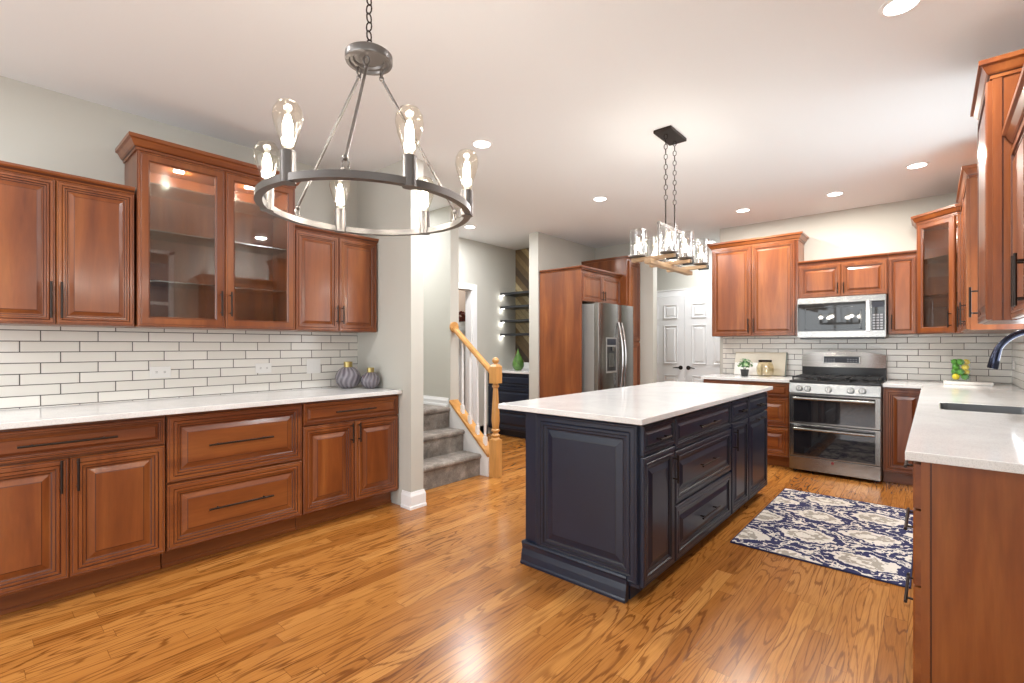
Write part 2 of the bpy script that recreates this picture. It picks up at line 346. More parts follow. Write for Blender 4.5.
def chevron():
    m, t, p = new_mat('chevron_wood_slats')
    g = N(t, 'ShaderNodeNewGeometry'); sp = N(t, 'ShaderNodeSeparateXYZ'); L(t, g.outputs['Position'], sp.inputs[0])
    CWD = 0.40
    cx = math_n(t, 'DIVIDE', math_n(t, 'ADD', sp.outputs[0], 4.79), CWD)
    col = math_n(t, 'FLOOR', cx); fr = math_n(t, 'SUBTRACT', cx, col)
    tri = math_n(t, 'ABSOLUTE', math_n(t, 'SUBTRACT', math_n(t, 'FRACT', math_n(t, 'MULTIPLY', cx, 0.5)), 0.5))
    s = math_n(t, 'DIVIDE', math_n(t, 'SUBTRACT', sp.outputs[2], math_n(t, 'MULTIPLY', tri, 0.8)), 0.115)
    si = math_n(t, 'FLOOR', s)
    cb = N(t, 'ShaderNodeCombineXYZ'); L(t, si, cb.inputs[0]); L(t, col, cb.inputs[1])
    w = N(t, 'ShaderNodeTexWhiteNoise'); w.noise_dimensions = '2D'; L(t, cb.outputs[0], w.inputs['Vector'])
    c = ramp(t, w.outputs[0], [(0.0, (0.06, 0.04, 0.028)), (0.35, (0.20, 0.13, 0.06)), (0.6, (0.36, 0.26, 0.12)), (0.85, (0.50, 0.40, 0.22))])
    ed = math_n(t, 'MINIMUM', math_n(t, 'SUBTRACT', s, si), math_n(t, 'SUBTRACT', 1.0, math_n(t, 'SUBTRACT', s, si)))
    mr = N(t, 'ShaderNodeMapRange'); L(t, ed, mr.inputs[0]); mr.inputs[1].default_value = 0.0; mr.inputs[2].default_value = 0.05
    nz = N(t, 'ShaderNodeTexNoise', i_Scale=40.0, i_Detail=3.0); L(t, g.outputs['Position'], nz.inputs['Vector'])
    c = mixc(t, 1.0, c, ramp(t, nz.outputs[0], [(0.3, (0.7, 0.7, 0.7)), (0.7, (1.1, 1.1, 1.1))]), 'MULTIPLY')
    L(t, mixc(t, mr.outputs[0], (0.02, 0.015, 0.01), c), p.inputs['Base Color']); p.inputs['Roughness'].default_value = 0.5
    bp = N(t, 'ShaderNodeBump', i_Strength=0.6, i_Distance=0.004); L(t, mr.outputs[0], bp.inputs['Height']); L(t, bp.outputs[0], p.inputs['Normal'])
    return m
M['chevron'] = chevron()

# ------------------------------------------------------------------ mesh helpers
class MB:
    def __init__(s): s.v = []; s.f = []; s.m = []
    def add(s, vs, fs, mat=0):
        o = len(s.v); s.v += [tuple(v) for v in vs]
        for f in fs: s.f.append([o+i for i in f]); s.m.append(mat)
        return s
    def box(s, x0, y0, z0, x1, y1, z1, mat=0):
        x0, x1 = min(x0, x1), max(x0, x1); y0, y1 = min(y0, y1), max(y0, y1); z0, z1 = min(z0, z1), max(z0, z1)
        return s.add([(x0,y0,z0),(x1,y0,z0),(x1,y1,z0),(x0,y1,z0),(x0,y0,z1),(x1,y0,z1),(x1,y1,z1),(x0,y1,z1)],
            [(0,3,2,1),(4,5,6,7),(0,1,5,4),(1,2,6,5),(2,3,7,6),(3,0,4,7)], mat)
    def tube(s, pts, r, n=10, mat=0, closed=False):
        pts = [Vector(p) for p in pts]; k = len(pts)
        rs = r if isinstance(r, (list, tuple)) else [r]*k
        vs = []; up = None
        for i, p in enumerate(pts):
            if closed: d = pts[(i+1) % k]-pts[i-1]
            else: d = pts[min(i+1, k-1)]-pts[max(i-1, 0)]
            d.normalize()
            if up is None:
                up = Vector((0, 0, 1)) if abs(d.z) < 0.9 else Vector((1, 0, 0))
            a = d.cross(up); a.normalize(); b = a.cross(d); b.normalize(); up = b
            for j in range(n):
                t = 2*PI*j/n; vs.append(p+a*math.cos(t)*rs[i]+b*math.sin(t)*rs[i])
        fs = []
        for i in range(k if closed else k-1):
            i2 = (i+1) % k
            for j in range(n):
                j2 = (j+1) % n; fs.append((i*n+j, i2*n+j, i2*n+j2, i*n+j2))
        if not closed:
            fs.append(tuple(range(n))); fs.append(tuple(reversed(range((k-1)*n, k*n))))
        return s.add(vs, fs, mat)
    def cyl(s, p0, p1, r, n=16, mat=0, r2=None):
        return s.tube([p0, p1], [r, r if r2 is None else r2], n, mat)
    def lathe(s, prof, c=(0, 0, 0), n=24, mat=0, sq=False, cap=True, loop=False):
        vs = []; k = len(prof)
        for r, z in prof:
            for j in range(n):
                t = 2*PI*(j+(0.5 if sq else 0))/n; vs.append((c[0]+r*math.cos(t), c[1]+r*math.sin(t), c[2]+z))
        fs = []
        for i in range(k-1):
            for j in range(n):
                j2 = (j+1) % n; fs.append((i*n+j, i*n+j2, (i+1)*n+j2, (i+1)*n+j))
        if loop:
            for j in range(n):
                j2 = (j+1) % n; fs.append(((k-1)*n+j, (k-1)*n+j2, j2, j))
        if cap and not loop and prof[0][0] > 1e-6: fs.append(tuple(reversed(range(n))))
        if cap and not loop and prof[-1][0] > 1e-6: fs.append(tuple(range((k-1)*n, k*n)))
        return s.add(vs, fs, mat)
    def rings(s, x0, z0, x1, z1, prof, cap=True):
        # nested rectangles in the xz plane; prof = (inset, y, material of the band that follows)
        vs = []
        for ins, y, _ in prof:
            vs += [(x0+ins, y, z0+ins), (x1-ins, y, z0+ins), (x1-ins, y, z1-ins), (x0+ins, y, z1-ins)]
        o = len(s.v); s.v += vs
        for i in range(len(prof)-1):
            for j in range(4):
                j2 = (j+1) % 4
                s.f.append([o+i*4+j, o+i*4+j2, o+(i+1)*4+j2, o+(i+1)*4+j]); s.m.append(prof[i][2])
        if cap:
            i = len(prof)-1; s.f.append([o+i*4+j for j in range(4)]); s.m.append(prof[-1][2])
            s.f.append([o+3, o+2, o+1, o]); s.m.append(prof[0][2])
        return s
    def prism(s, poly, z0, z1, mat=0):
        n = len(poly)
        return s.add([(x, y, z0) for x, y in poly]+[(x, y, z1) for x, y in poly],
            [tuple(reversed(range(n))), tuple(range(n, 2*n))]+[(i, (i+1) % n, n+(i+1) % n, n+i) for i in range(n)], mat)
    def sphere(s, c, r, n=16, m=10, mat=0, sc=(1, 1, 1)):
        prof = [(max(1e-7, math.sin(PI*i/m))*r, -math.cos(PI*i/m)*r) for i in range(m+1)]
        o = len(s.v); s.lathe([(a, b) for a, b in prof], (0, 0, 0), n, mat)
        for i in range(o, len(s.v)):
            v = s.v[i]; s.v[i] = (c[0]+v[0]*sc[0], c[1]+v[1]*sc[1], c[2]+v[2]*sc[2])
        return s
    def build(s, name, mats, parent=None, bevel=0, smooth=False, seg=2, weld=False):
        me = bpy.data.meshes.new(name); me.from_pydata(s.v, [], s.f)
        if not isinstance(mats, (list, tuple)): mats = [mats]
        for m in mats: me.materials.append(M[m] if isinstance(m, str) else m)
        me.polygons.foreach_set('material_index', s.m)
        import bmesh
        bm = bmesh.new(); bm.from_mesh(me)
        if weld: bmesh.ops.remove_doubles(bm, verts=bm.verts, dist=1e-5)
        bmesh.ops.recalc_face_normals(bm, faces=bm.faces)
        if smooth:
            for f in bm.faces: f.smooth = True
            for e in bm.edges:
                if len(e.link_faces) == 2 and e.calc_face_angle(0) > math.radians(38): e.smooth = False
        bm.to_mesh(me); bm.free()
        o = bpy.data.objects.new(name, me); COL.objects.link(o)
        if parent: o.parent = parent
        if bevel:
            b = o.modifiers.new('bevel', 'BEVEL'); b.width = bevel; b.segments = seg; b.limit_method = 'ANGLE'; b.angle_limit = math.radians(40)
        return o
def tag(o, label, cat, group=None):
    o['label'] = label; o['category'] = cat
    if group: o['group'] = group
    return o
def empty(name, loc, rz, label, cat, group=None):
    o = bpy.data.objects.new(name, None); COL.objects.link(o); o.empty_display_size = 0.1
    o.location = loc; o.rotation_euler = (0, 0, rz); return tag(o, label, cat, group)
def struct(o): o['kind'] = 'structure'; return o
def copy_tree(o, parent=None):
    c = o.copy(); COL.objects.link(c); c.parent = parent
    for ch in o.children: copy_tree(ch, c)
    return c
def slab_cells(ax, A, Bs, lo, hi, hole, name, mat, **kw):
    """Wall/slab with rectangular holes. ax: thickness axis; A,Bs: break lists on the two other axes (in xyz order)."""
    vid = {}; mb = MB()
    def P(a, b, t):
        return {0: (t, a, b), 1: (a, t, b), 2: (a, b, t)}[ax]
    def vi(i, j, k):
        key = (i, j, k)
        if key not in vid: vid[key] = len(mb.v); mb.v.append(P(A[i], Bs[j], (lo, hi)[k]))
        return vid[key]
    full = lambda i, j: 0 <= i < len(A)-1 and 0 <= j < len(Bs)-1 and not hole(0.5*(A[i]+A[i+1]), 0.5*(Bs[j]+Bs[j+1]))
    for i in range(len(A)-1):
        for j in range(len(Bs)-1):
            if not full(i, j): continue
            for k in (0, 1): mb.f.append([vi(i, j, k), vi(i+1, j, k), vi(i+1, j+1, k), vi(i, j+1, k)]); mb.m.append(0)
            for di, dj, e in ((-1, 0, ((i, j), (i, j+1))), (1, 0, ((i+1, j), (i+1, j+1))), (0, -1, ((i, j), (i+1, j))), (0, 1, ((i, j+1), (i+1, j+1)))):
                if not full(i+di, j+dj):
                    (a, b), (c, d) = e; mb.f.append([vi(a, b, 0), vi(c, d, 0), vi(c, d, 1), vi(a, b, 1)]); mb.m.append(0)
    return mb.build(name, mat, **kw)

# ------------------------------------------------------------------ the room
H = 2.72
WL, WB, WR = -3.79, 6.23, 0.545     # faces of the left, back and right walls
struct(MB().box(-8.2, -3.4, -0.12, 3.4, 7.7, 0).build('floor', 'floor'))
struct(MB().box(-8.2, -3.4, H, 3.4, 7.7, H+0.12).build('ceiling', 'ceiling'))
def wall(name, x0, y0, x1, y1, z0=0, z1=H, mat='wall'): return struct(MB().box(x0, y0, z0, x1, y1, z1).build(name, mat))
wall('wall_left', WL-0.12, -3.2, WL, 2.27)
wall('wall_stub', -6.4, 2.27, -3.022, 2.39)
wall('wall_stair', -6.4, 3.335, -3.77, 3.45)
wall('wall_landing', -5.32, 2.39, -5.2, 3.335)
struct(slab_cells(0, [3.45, 3.75, 4.63, 5.56], [0, 2.03, H], -4.91, -4.79, lambda y, z: 3.75 < y < 4.63 and z < 2.03, 'wall_hall', 'wall'))
wall('wall_hall_room', -7.82, 3.4, -7.7, 7.6, mat='taupe')
wall('wall_hall_room_end', -7.7, 7.4, -4.0, 7.52, mat='taupe')
wall('wall_niche', -4.91, 5.56, -3.95, 5.68)
wall('wall_hall_room_back', -7.7, 5.56, -4.912, 5.68, mat='taupe')
wall('wall_fridge', -3.95, 4.85, -3.80, 6.35)
wall('wall_back_left', -3.80, WB, -2.88, WB+0.12)
wall('wall_back', -2.0, WB, 0.665, WB+0.12)
wall('wall_closet', -4.0, 7.4, -1.0, 7.52)
wall('wall_closet_left', -4.0, 6.35, -3.88, 7.4)
wall('wall_closet_right', -1.2, 6.35, -1.08, 7.4)
struct(slab_cells(0, [1.1, 1.28, 1.82, 3.56, 4.66, WB+0.12], [0, 1.12, 2.24, 2.5, H], WR, WR+0.12,
    lambda y, z: (3.56 < y < 4.66 and 1.12 < z < 2.24) or (1.28 < y < 1.82 and 1.12 < z < 2.5), 'wall_right', 'wall'))
wall('wall_nook', WR+0.12, 1.1, 3.2, 1.22)
struct(slab_cells(0, [-3.2, -2.3, 0.3, 1.22], [0, 0.45, 2.35, H], 3.2, 3.32, lambda y, z: -2.3 < y < 0.3 and 0.45 < z < 2.35, 'wall_nook_right', 'wall'))
struct(slab_cells(1, [WL-0.12, -3.6, -0.2, 0.5, 2.7, 3.32], [0, 0.3, 2.4, H], -3.32, -3.2,
    lambda x, z: (-3.6 < x < -0.2 or 0.5 < x < 2.7) and 0.3 < z < 2.4, 'wall_rear', 'wall'))

def window_unit(idx, face, along, u0, u1, z0, z1, pos, nm, nh=1):
    """face axis 'x' or 'y'; frame with a mid rail and mullions, glass inside"""
    fr = MB(); t = 0.05
    def B(mb, a0, a1, b0, b1, d0, d1):
        if face == 'x': mb.box(pos+d0, a0, b0, pos+d1, a1, b1)
        else: mb.box(a0, pos+d0, b0, a1, pos+d1, b1)
    B(fr, u0, u1, z0, z0+t, 0, 0.06); B(fr, u0, u1, z1-t, z1, 0, 0.06); B(fr, u0, u0+t, z0, z1, 0, 0.06); B(fr, u1-t, u1, z0, z1, 0, 0.06)
    for k in range(1, nm): a = u0+(u1-u0)*k/nm; B(fr, a-t/2, a+t/2, z0+t, z1-t, 0.002, 0.055)
    for k in range(1, nh+1): b = z0+(z1-z0)*k/(nh+1); B(fr, u0+t, u1-t, b-0.02, b+0.02, 0.005, 0.05)
    o = struct(fr.build('window_%d' % idx, 'trim'))
    g = MB(); B(g, u0+0.01, u1-0.01, z0+0.01, z1-0.01, 0.025, 0.031)
    p = g.build('window_pane', 'win_glass', o)
    return o
window_unit(1, 'x', 'y', 1.28, 1.82, 1.12, 2.5, WR+0.045, 1)
window_unit(2, 'x', 'y', 3.56, 4.66, 1.12, 2.24, WR+0.045, 2)
window_unit(3, 'x', 'y', -2.3, 0.3, 0.45, 2.35, 3.24, 3)
window_unit(4, 'y', 'x', -3.6, -0.2, 0.3, 2.4, -3.28, 4)
window_unit(5, 'y', 'x', 0.5, 2.7, 0.3, 2.4, -3.28, 2)

# tile backsplashes
struct(MB().box(WL, -0.9, 0.9145, WL+0.008, 2.2695, 1.371).build('trim_1', 'tile_left'))
struct(MB().box(-1.96, WB-0.008, 0.9145, WR, WB, 1.371).build('trim_2', 'tile_back'))
struct(MB().box(WR-0.008, 2.06, 0.9145, WR, WB-0.008, 1.10).build('trim_3', 'tile_right'))
struct(MB().box(WR-0.008, 4.68, 1.10, WR, WB-0.008, 1.371).build('trim_4', 'tile_right'))

def base_profile(path, name, h=0.13, t=0.014):
    """baseboard along a list of xy points; offset to the right-hand side of the path"""
    prof = [(0, 0), (t+0.004, 0), (t+0.004, 0.02), (t, 0.026), (t, h-0.03), (t*0.55, h-0.012), (t*0.4, h), (0, h)]
    mb = MB(); n = len(prof); pts = [Vector((*p, 0)) for p in path]; k = len(pts)
    for i in range(k):
        a = (pts[i]-pts[i-1]).normalized() if i > 0 else (pts[1]-pts[0]).normalized()
        b = (pts[i+1]-pts[i]).normalized() if i < k-1 else a
        na = Vector((a.y, -a.x, 0)); nb = Vector((b.y, -b.x, 0)); m = (na+nb)/(1+na.dot(nb))
        for o, z in prof: mb.v.append((pts[i].x+m.x*o, pts[i].y+m.y*o, path_z+z))
    for i in range(k-1):
        for j in range(n):
            j2 = (j+1) % n; mb.f.append([i*n+j, i*n+j2, (i+1)*n+j2, (i+1)*n+j]); mb.m.append(0)
    mb.f.append(list(range(n))); mb.m.append(0); mb.f.append(list(range((k-1)*n, k*n))); mb.m.append(0)
    return struct(mb.build(name, 'trim'))
path_z = 0
base_profile([(-3.13, 2.27), (-3.022, 2.27), (-3.022, 2.39), (-3.25, 2.39)], 'baseboard_stub')
base_profile([(-4.79, 4.72), (-4.79, 4.95)][::-1], 'baseboard_hall')
base_profile([(WL, -3.2), (WL, -0.95)], 'baseboard_left')
base_profile([(-2.88, WB), (-2.88, WB+0.12)], 'baseboard_back')
path_z = 0.625
base_profile([(-5.2, 3.335), (-3.80, 3.335)], 'baseboard_landing', h=0.09)
path_z = 0

# hall doorway casing
mb = MB()
mb.box(-4.79, 4.63, 0, -4.772, 4.715, 2.11); mb.box(-4.79, 3.66, 0, -4.772, 3.75, 2.11); mb.box(-4.79, 3.75, 2.03, -4.772, 4.63, 2.11)
mb.box(-4.91, 4.618, 0, -4.79, 4.6299, 2.03); mb.box(-4.91, 3.7501, 0, -4.79, 3.765, 2.03)
struct(mb.build('trim_5', 'trim', bevel=0.003))
# closet double doors, six panels each, with casing
DY = 7.36
mb = MB(); dl, dm = -3.655, -2.89; dr = dm+(dm-dl)
mb.box(dl-0.09, 7.38, 0, dl, 7.4, 2.13); mb.box(dr, 7.38, 0, dr+0.09, 7.4, 2.13); mb.box(dl, 7.38, 2.04, dr, 7.4, 2.13); mb.box(dl-0.10, 7.372, 2.13, dr+0.10, 7.4, 2.145)
struct(mb.build('trim_6', 'trim', bevel=0.003))
def leaf(idx, x0, x1, knob_x):
    mb = MB(); mb.box(x0, 7.366, 0.008, x1, 7.398, 2.036)
    w = x1-x0; st = 0.11; mul = 0.10; pw = (w-2*st-mul)/2
    for c in range(2):
        a = x0+st+c*(pw+mul)
        for z0, z1 in ((0.24, 0.80), (0.98, 1.58), (1.69, 1.91)):
            mb.rings(a, z0, a+pw, z1, [(0, 7.3655, 0), (0.002, 7.353, 0), (0.010, 7.353, 0), (0.018, 7.3652, 0), (0.032, 7.3652, 0), (0.052, 7.355, 0)])
    o = struct(mb.build('door_%d' % idx, 'trim', bevel=0.001))
    k = MB(); k.cyl((knob_x, 7.366, 0.92), (knob_x, 7.355, 0.92), 0.032, 20); k.cyl((knob_x, 7.356, 0.92), (knob_x, 7.325, 0.92), 0.012, 12)
    d = 1 if knob_x < (x0+x1)/2 else -1
    k.tube([(knob_x, 7.325, 0.92), (knob_x+d*0.05, 7.322, 0.922), (knob_x+d*0.11, 7.325, 0.916)], [0.012, 0.009, 0.006], 10)
    k.build('door_handle', 'bronze', o, smooth=True)
leaf(1, dl+0.003, dm-0.002, dm-0.06); leaf(2, dm+0.002, dr-0.003, dm+0.06)

# ------------------------------------------------------------------ cabinets
def door_prof(w, h, s=0.055):
    k = min(1.0, min(w, h)/0.30); k = max(k, 0.42)
    if min(w, h) < 0.2: k = min(w, h)/0.31
    P = [(0, 0, 0), (0, -.015, 0), (.004, -.020, 0), (.008, -.020, 1), (.0105, -.0185, 0), (.013, -.020, 0), (.028, -.020, 1), (.0315, -.0165, 0),
         (.035, -.021, 0), (.045, -.021, 1), (.049, -.014, 0), (.059, -.0135, 1), (.064, -.0095, 0), (.070, -.0095, 0), (.094, -.018, 1), (.0975, -.0195, 0)]
    k *= s/0.055
    return [(i*k, y, m) for i, y, m in P]
def bar_pull(name, kind, a, z, ln, parent, y=-0.020, mat='bronze', r=0.0055, so=0.030):
    mb = MB()
    if kind == 'v':
        mb.tube([(a, y-so, z-ln/2), (a, y-so, z+ln/2)], r, 10)
        for q in (-1, 1): mb.cyl((a, y+0.001, z+q*ln*0.36), (a, y-so, z+q*ln*0.36), r*0.8, 8)
    else:
        mb.tube([(a-ln/2, y-so, z), (a+ln/2, y-so, z)], r, 10)
        for q in (-1, 1): mb.cyl((a+q*ln*0.36, y+0.001, z), (a+q*ln*0.36, y-so, z), r*0.8, 8)
    return mb.build(name, mat, parent, smooth=True)
CROWN = [(0, 0), (.008, 0), (.008, .014), (.014, .018), (.020, .024), (.034, .052), (.046, .058), (.046, .078), (0, .078)]
SMALL = [(0, 0), (.006, 0), (.010, .010), (.018, .020), (.024, .028), (.024, .040), (0, .040)]
def crown_mb(w, d, z, prof=CROWN, left=True, right=True):
    mb = MB(); n = len(prof)
    for o, dz in prof:
        mb.v += [(-(o if left else 0), d, z+dz), (-(o if left else 0), -o, z+dz), (w+(o if right else 0), -o, z+dz), (w+(o if right else 0), d, z+dz)]
    for i in range(n-1):
        for j in range(3): mb.f.append([i*4+j, i*4+j+1, i*4+4+j+1, i*4+4+j]); mb.m.append(1 if i in (2,) else 0)
    t = (n-1)*4
    mb.f.append([t, t+1, t+2, t+3]); mb.m.append(0); mb.f.append([0, 1, 2, 3]); mb.m.append(0)
    mb.f.append([i*4 for i in range(n)]); mb.m.append(0); mb.f.append([i*4+3 for i in range(n)]); mb.m.append(0)
    return mb
WOODS = {'cherry': ('cherry', 'cherry_h', 'glaze'), 'navy': ('navy', 'navy', 'navy_glaze')}
def cabinet(name, label, cat, loc, rz, w, d, z0, z1, fronts, group=None, toe=0, recess=0.065, crown=None, cr=(True, True), finish='cherry', glass=False, gap=0.0, shelves=(), toe_mould=False, toe_d=None):
    v, hz, gz = WOODS[finish]
    root = empty(name, loc, rz, label, cat, group)
    if glass:
        t = 0.018; b = MB()
        b.box(0, 0.0, z0, t, d, z1); b.box(w-t, 0.0, z0, w, d, z1); b.box(t, d-0.006, z0, w-t, d, z1)
        b.box(t, 0, z0, w-t, d-0.006, z0+t); b.box(t, 0, z1-t, w-t, d-0.006, z1)
        b.build('cabinet_body', v, root)
        for px_ in ((w*0.27, w*0.73) if shelves else ()): MB().lathe([(0.030, 0.0), (0.030, -0.006), (0.001, -0.008)], (px_, d*0.5, z1-t-0.0005), 24).build('puck_light', 'led', root, smooth=True)
        for sz in shelves:
            MB().box(t+0.002, 0.03, sz, w-t-0.002, d-0.01, sz+0.007).build('glass_shelf', 'shelf_glass', root)
    else:
        MB().box(0, 0, z0, w, d, z1).build('cabinet_body', v, root, bevel=0.0015)
    if toe:
        tb = MB().box(0.0, recess, 0.001, w, toe_d or d, z0-0.0005)
        if toe_mould:
            tb.box(0, recess-0.012, 0.001, w, recess, 0.085); tb.box(0, recess-0.020, 0.001, w, recess-0.012, 0.022)
        tb.build('toe_kick', hz, root, bevel=0.002)
    if crown is not None: crown_mb(w, d, z1, crown, *cr).build('crown_moulding', [hz, gz], root)
    for f in fronts:
        kind, a0, b0, a1, b1 = f[:5]
        if kind == 'glass_door':
            s = 0.055
            mb = MB(); mb.rings(a0, b0, a1, b1, [(0, 0, 0), (0, -.015, 0), (.004, -.020, 0), (.010, -.020, 1), (.0125, -.0185, 0), (.015, -.020, 0), (s-.008, -.020, 1), (s-.004, -.016, 0), (s, -.012, 0), (s, 0, 0), (0, 0, 0)], cap=False)
            o = mb.build('door', [v, gz], root)
            MB().box(a0+s-.004, -.010, b0+s-.004, a1-s+.004, -.006, b1-s+.004).build('glass_pane', 'pane', o)
        else:
            mb = MB().rings(a0, b0, a1, b1, door_prof(a1-a0, b1-b0, 0.040 if z0 > 1 else 0.055))
            o = mb.build({'door': 'door', 'drawer': 'drawer', 'panel': 'panel'}[kind], [hz if kind == 'drawer' and (a1-a0) > (b1-b0) else v, gz], root)
        if len(f) > 5 and f[5]:
            hk = f[5]; bar_pull('handle', hk[0], hk[1], hk[2], hk[3], o)
    return root
G = 0.003
R90 = PI/2
# --- left run, faces +x; local x runs along +y
XF = -3.19     # body front; doors stand 2 cm proud
def lbase(y0, y1, label, fronts): return cabinet('base_cabinet', label, 'cabinet', (XF, y0, 0), R90, y1-y0-0.001, XF-WL-0.002, 0.115, 0.882, fronts, toe=0.1, recess=0.10, toe_mould=True)
w = 0.785
lbase(-0.052, 0.733, 'cherry base cabinet with one wide drawer over two doors, leftmost below the left counter', [
    ('drawer', G, 0.722, w-G, 0.868, ('h', w/2, 0.795, 0.36)), ('door', G, 0.128, w/2-0.0015, 0.712, ('v', w/2-0.03, 0.63, 0.16)), ('door', w/2+0.0015, 0.128, w-G, 0.712, ('v', w/2+0.03, 0.63, 0.16))])
w = 0.757
lbase(0.737, 1.494, 'cherry base cabinet of two deep drawers in the middle of the left wall', [
    ('drawer', G, 0.502, w-G, 0.868, ('h', w/2, 0.685, 0.36)), ('drawer', G, 0.128, w-G, 0.490, ('h', w/2, 0.312, 0.36))])
w = 0.766
lbase(1.498, 2.264, 'cherry base cabinet with drawer over two doors, beside the grey wall end', [
    ('drawer', G, 0.722, w-G, 0.868, ('h', w/2, 0.795, 0.32)), ('door', G, 0.128, w/2-0.0015, 0.712, ('v', w/2-0.03, 0.63, 0.14)), ('door', w/2+0.0015, 0.128, w-G, 0.712, ('v', w/2+0.03, 0.63, 0.14))])
# --- left uppers
XU = -3.48
def lup(y0, y1, x, z1, label, fronts, name='wall_cabinet', **kw): return cabinet(name, label, 'cabinet', (x, y0, 0), R90, y1-y0-0.001, x-WL, 1.372, z1, fronts, **kw)
w = 0.665
lup(-0.013, 0.653, XU, 2.134, 'cherry wall cabinet with two solid doors, lowest topped, at the left picture edge', [
    ('door', G, 1.375, w/2-0.0015, 2.130, ('v', w/2-0.020, 1.50, 0.19)), ('door', w/2+0.0015, 1.375, w-G, 2.130, ('v', w/2+0.020, 1.50, 0.19))], crown=SMALL, cr=(True, False))
w = 0.910
lup(0.661, 1.572, XU+0.02, 2.395, 'tall cherry wall cabinet with two glass doors and glass shelves', [
    ('glass_door', G, 1.376, w/2-0.0015, 2.390, ('v', w/2-0.028, 1.53, 0.16)), ('glass_door', w/2+0.0015, 1.376, w-G, 2.390, ('v', w/2+0.028, 1.53, 0.16))], name='display_cabinet', crown=CROWN, glass=True, shelves=(1.645, 1.945, 2.225))
w = 0.682
lup(1.576, 2.259, XU, 2.105, 'cherry wall cabinet with two narrow solid doors above the smoky vases', [
    ('door', G, 1.375, w/2-0.0015, 2.100, ('v', w/2-0.024, 1.50, 0.14)), ('door', w/2+0.0015, 1.375, w-G, 2.100, ('v', w/2+0.024, 1.50, 0.14))], crown=SMALL, cr=(False, True))
# left countertop
tag(MB().box(WL+0.0005, -0.09, 0.884, -3.13, 2.2685, 0.914).build('countertop', 'quartz', bevel=0.003), 'long white quartz countertop on the left cherry cabinets under the tiled wall', 'countertop')

# --- back run, faces -y
YF = 5.565
cabinet('base_cabinet', 'cherry base cabinet with stacked drawers and wide top rail, left of the range', 'cabinet', (-1.965, YF, 0), 0, 0.868, WB-YF-0.001, 0.105, 0.882, [
    ('drawer', 0.003, 0.73, 0.38, 0.868, ('h', 0.19, 0.80, 0.14)), ('drawer', 0.385, 0.73, 0.862, 0.868, None),
    ('drawer', 0.385, 0.42, 0.862, 0.722, None), ('drawer', 0.385, 0.118, 0.862, 0.412, None), ('door', 0.003, 0.118, 0.38, 0.722, ('v', 0.34, 0.64, 0.14))], toe=0.1)
cabinet('base_cabinet', 'narrow cherry base cabinet with one full-height door, right of the range', 'cabinet', (-0.343, YF, 0), 0, 0.312, WB-YF-0.001, 0.105, 0.882, [
    ('door', 0.012, 0.118, 0.300, 0.868, None)], toe=0.1)
tag(MB().box(-1.985, YF-0.045, 0.884, -1.094, WB-0.0005, 0.914).build('countertop', 'quartz', bevel=0.003), 'short white quartz countertop left of the range, under plant and boards', 'countertop')
YU = 5.92
w = 0.905
cabinet('wall_cabinet', 'tall cherry wall cabinet with two long doors and flared crown, left of the microwave', 'cabinet', (-1.99, YU, 0), 0, w, WB-YU, 1.372, 2.40, [
    ('door', G, 1.376, w/2-0.0015-0.012, 2.395, ('v', w/2-0.040, 1.49, 0.16)), ('door', w/2+0.0015-0.012, 1.376, w-0.030, 2.395, ('v', w/2+0.016, 1.49, 0.16))], crown=CROWN)
w = 0.759
cabinet('wall_cabinet', 'short cherry wall cabinet with two small doors directly above the microwave', 'cabinet', (-1.083, YU, 0), 0, w, WB-YU, 1.766, 2.122, [
    ('door', 0.012, 1.769, w/2-0.0015, 2.10, ('v', w/2-0.025, 1.85, 0.11)), ('door', w/2+0.0015, 1.769, w-0.006, 2.10, ('v', w/2+0.025, 1.85, 0.11))], crown=SMALL, cr=(False, False))
w = 0.210
cabinet('wall_cabinet', 'narrow cherry wall cabinet with one door between microwave and corner glass cabinet', 'cabinet', (-0.322, YU, 0), 0, w, WB-YU, 1.372, 2.122, [
    ('door', 0.008, 1.376, w-0.004, 2.10, ('v', 0.028, 1.49, 0.14))], crown=SMALL, cr=(False, False))
# diagonal corner glass cabinet
root = empty('corner_cabinet', (0, 0, 0), 0, 'tall cherry corner wall cabinet with one diagonal glass door', 'cabinet')
cx0, cy0 = -0.108, 5.648          # outer limits along the two walls
p1 = (cx0, YU-0.0); p2 = (0.164, cy0)
poly = [(cx0, WB-0.001), p1, p2, (WR-0.001, cy0), (WR-0.001, WB-0.001)]
def shell(z0, z1):
    b = MB(); b.prism(poly, z0, z0+0.018); b.prism(poly, z1-0.018, z1)
    b.box(cx0, p1[1], z0+0.018, cx0+0.018, WB-0.001, z1-0.018); b.box(cx0+0.018, WB-0.010, z0+0.018, WR-0.001, WB-0.001, z1-0.018)
    b.box(p2[0], cy0, z0+0.018, WR-0.001, cy0+0.018, z1-0.018); b.box(WR-0.010, cy0+0.018, z0+0.018, WR-0.001, WB-0.010, z1-0.018)
    return b
shell(1.372, 2.40).build('cabinet_body', 'cherry', root)
MB().lathe([(0.030, 0.0), (0.030, -0.006), (0.001, -0.008)], (0.20, 5.92, 2.3815), 24).build('puck_light', 'led', root, smooth=True)
for px_, py_ in ((-3.62, 0.906), (-3.62, 1.325), (0.20, 5.92)):
    l_ = bpy.data.lights.new('puck_lamp', 'POINT'); l_.energy = 2.6; l_.shadow_soft_size = 0.012; l_.color = (1, 0.93, 0.84)
    lo = bpy.data.objects.new('puck_lamp', l_); COL.objects.link(lo); lo.location = (px_, py_, 2.345)
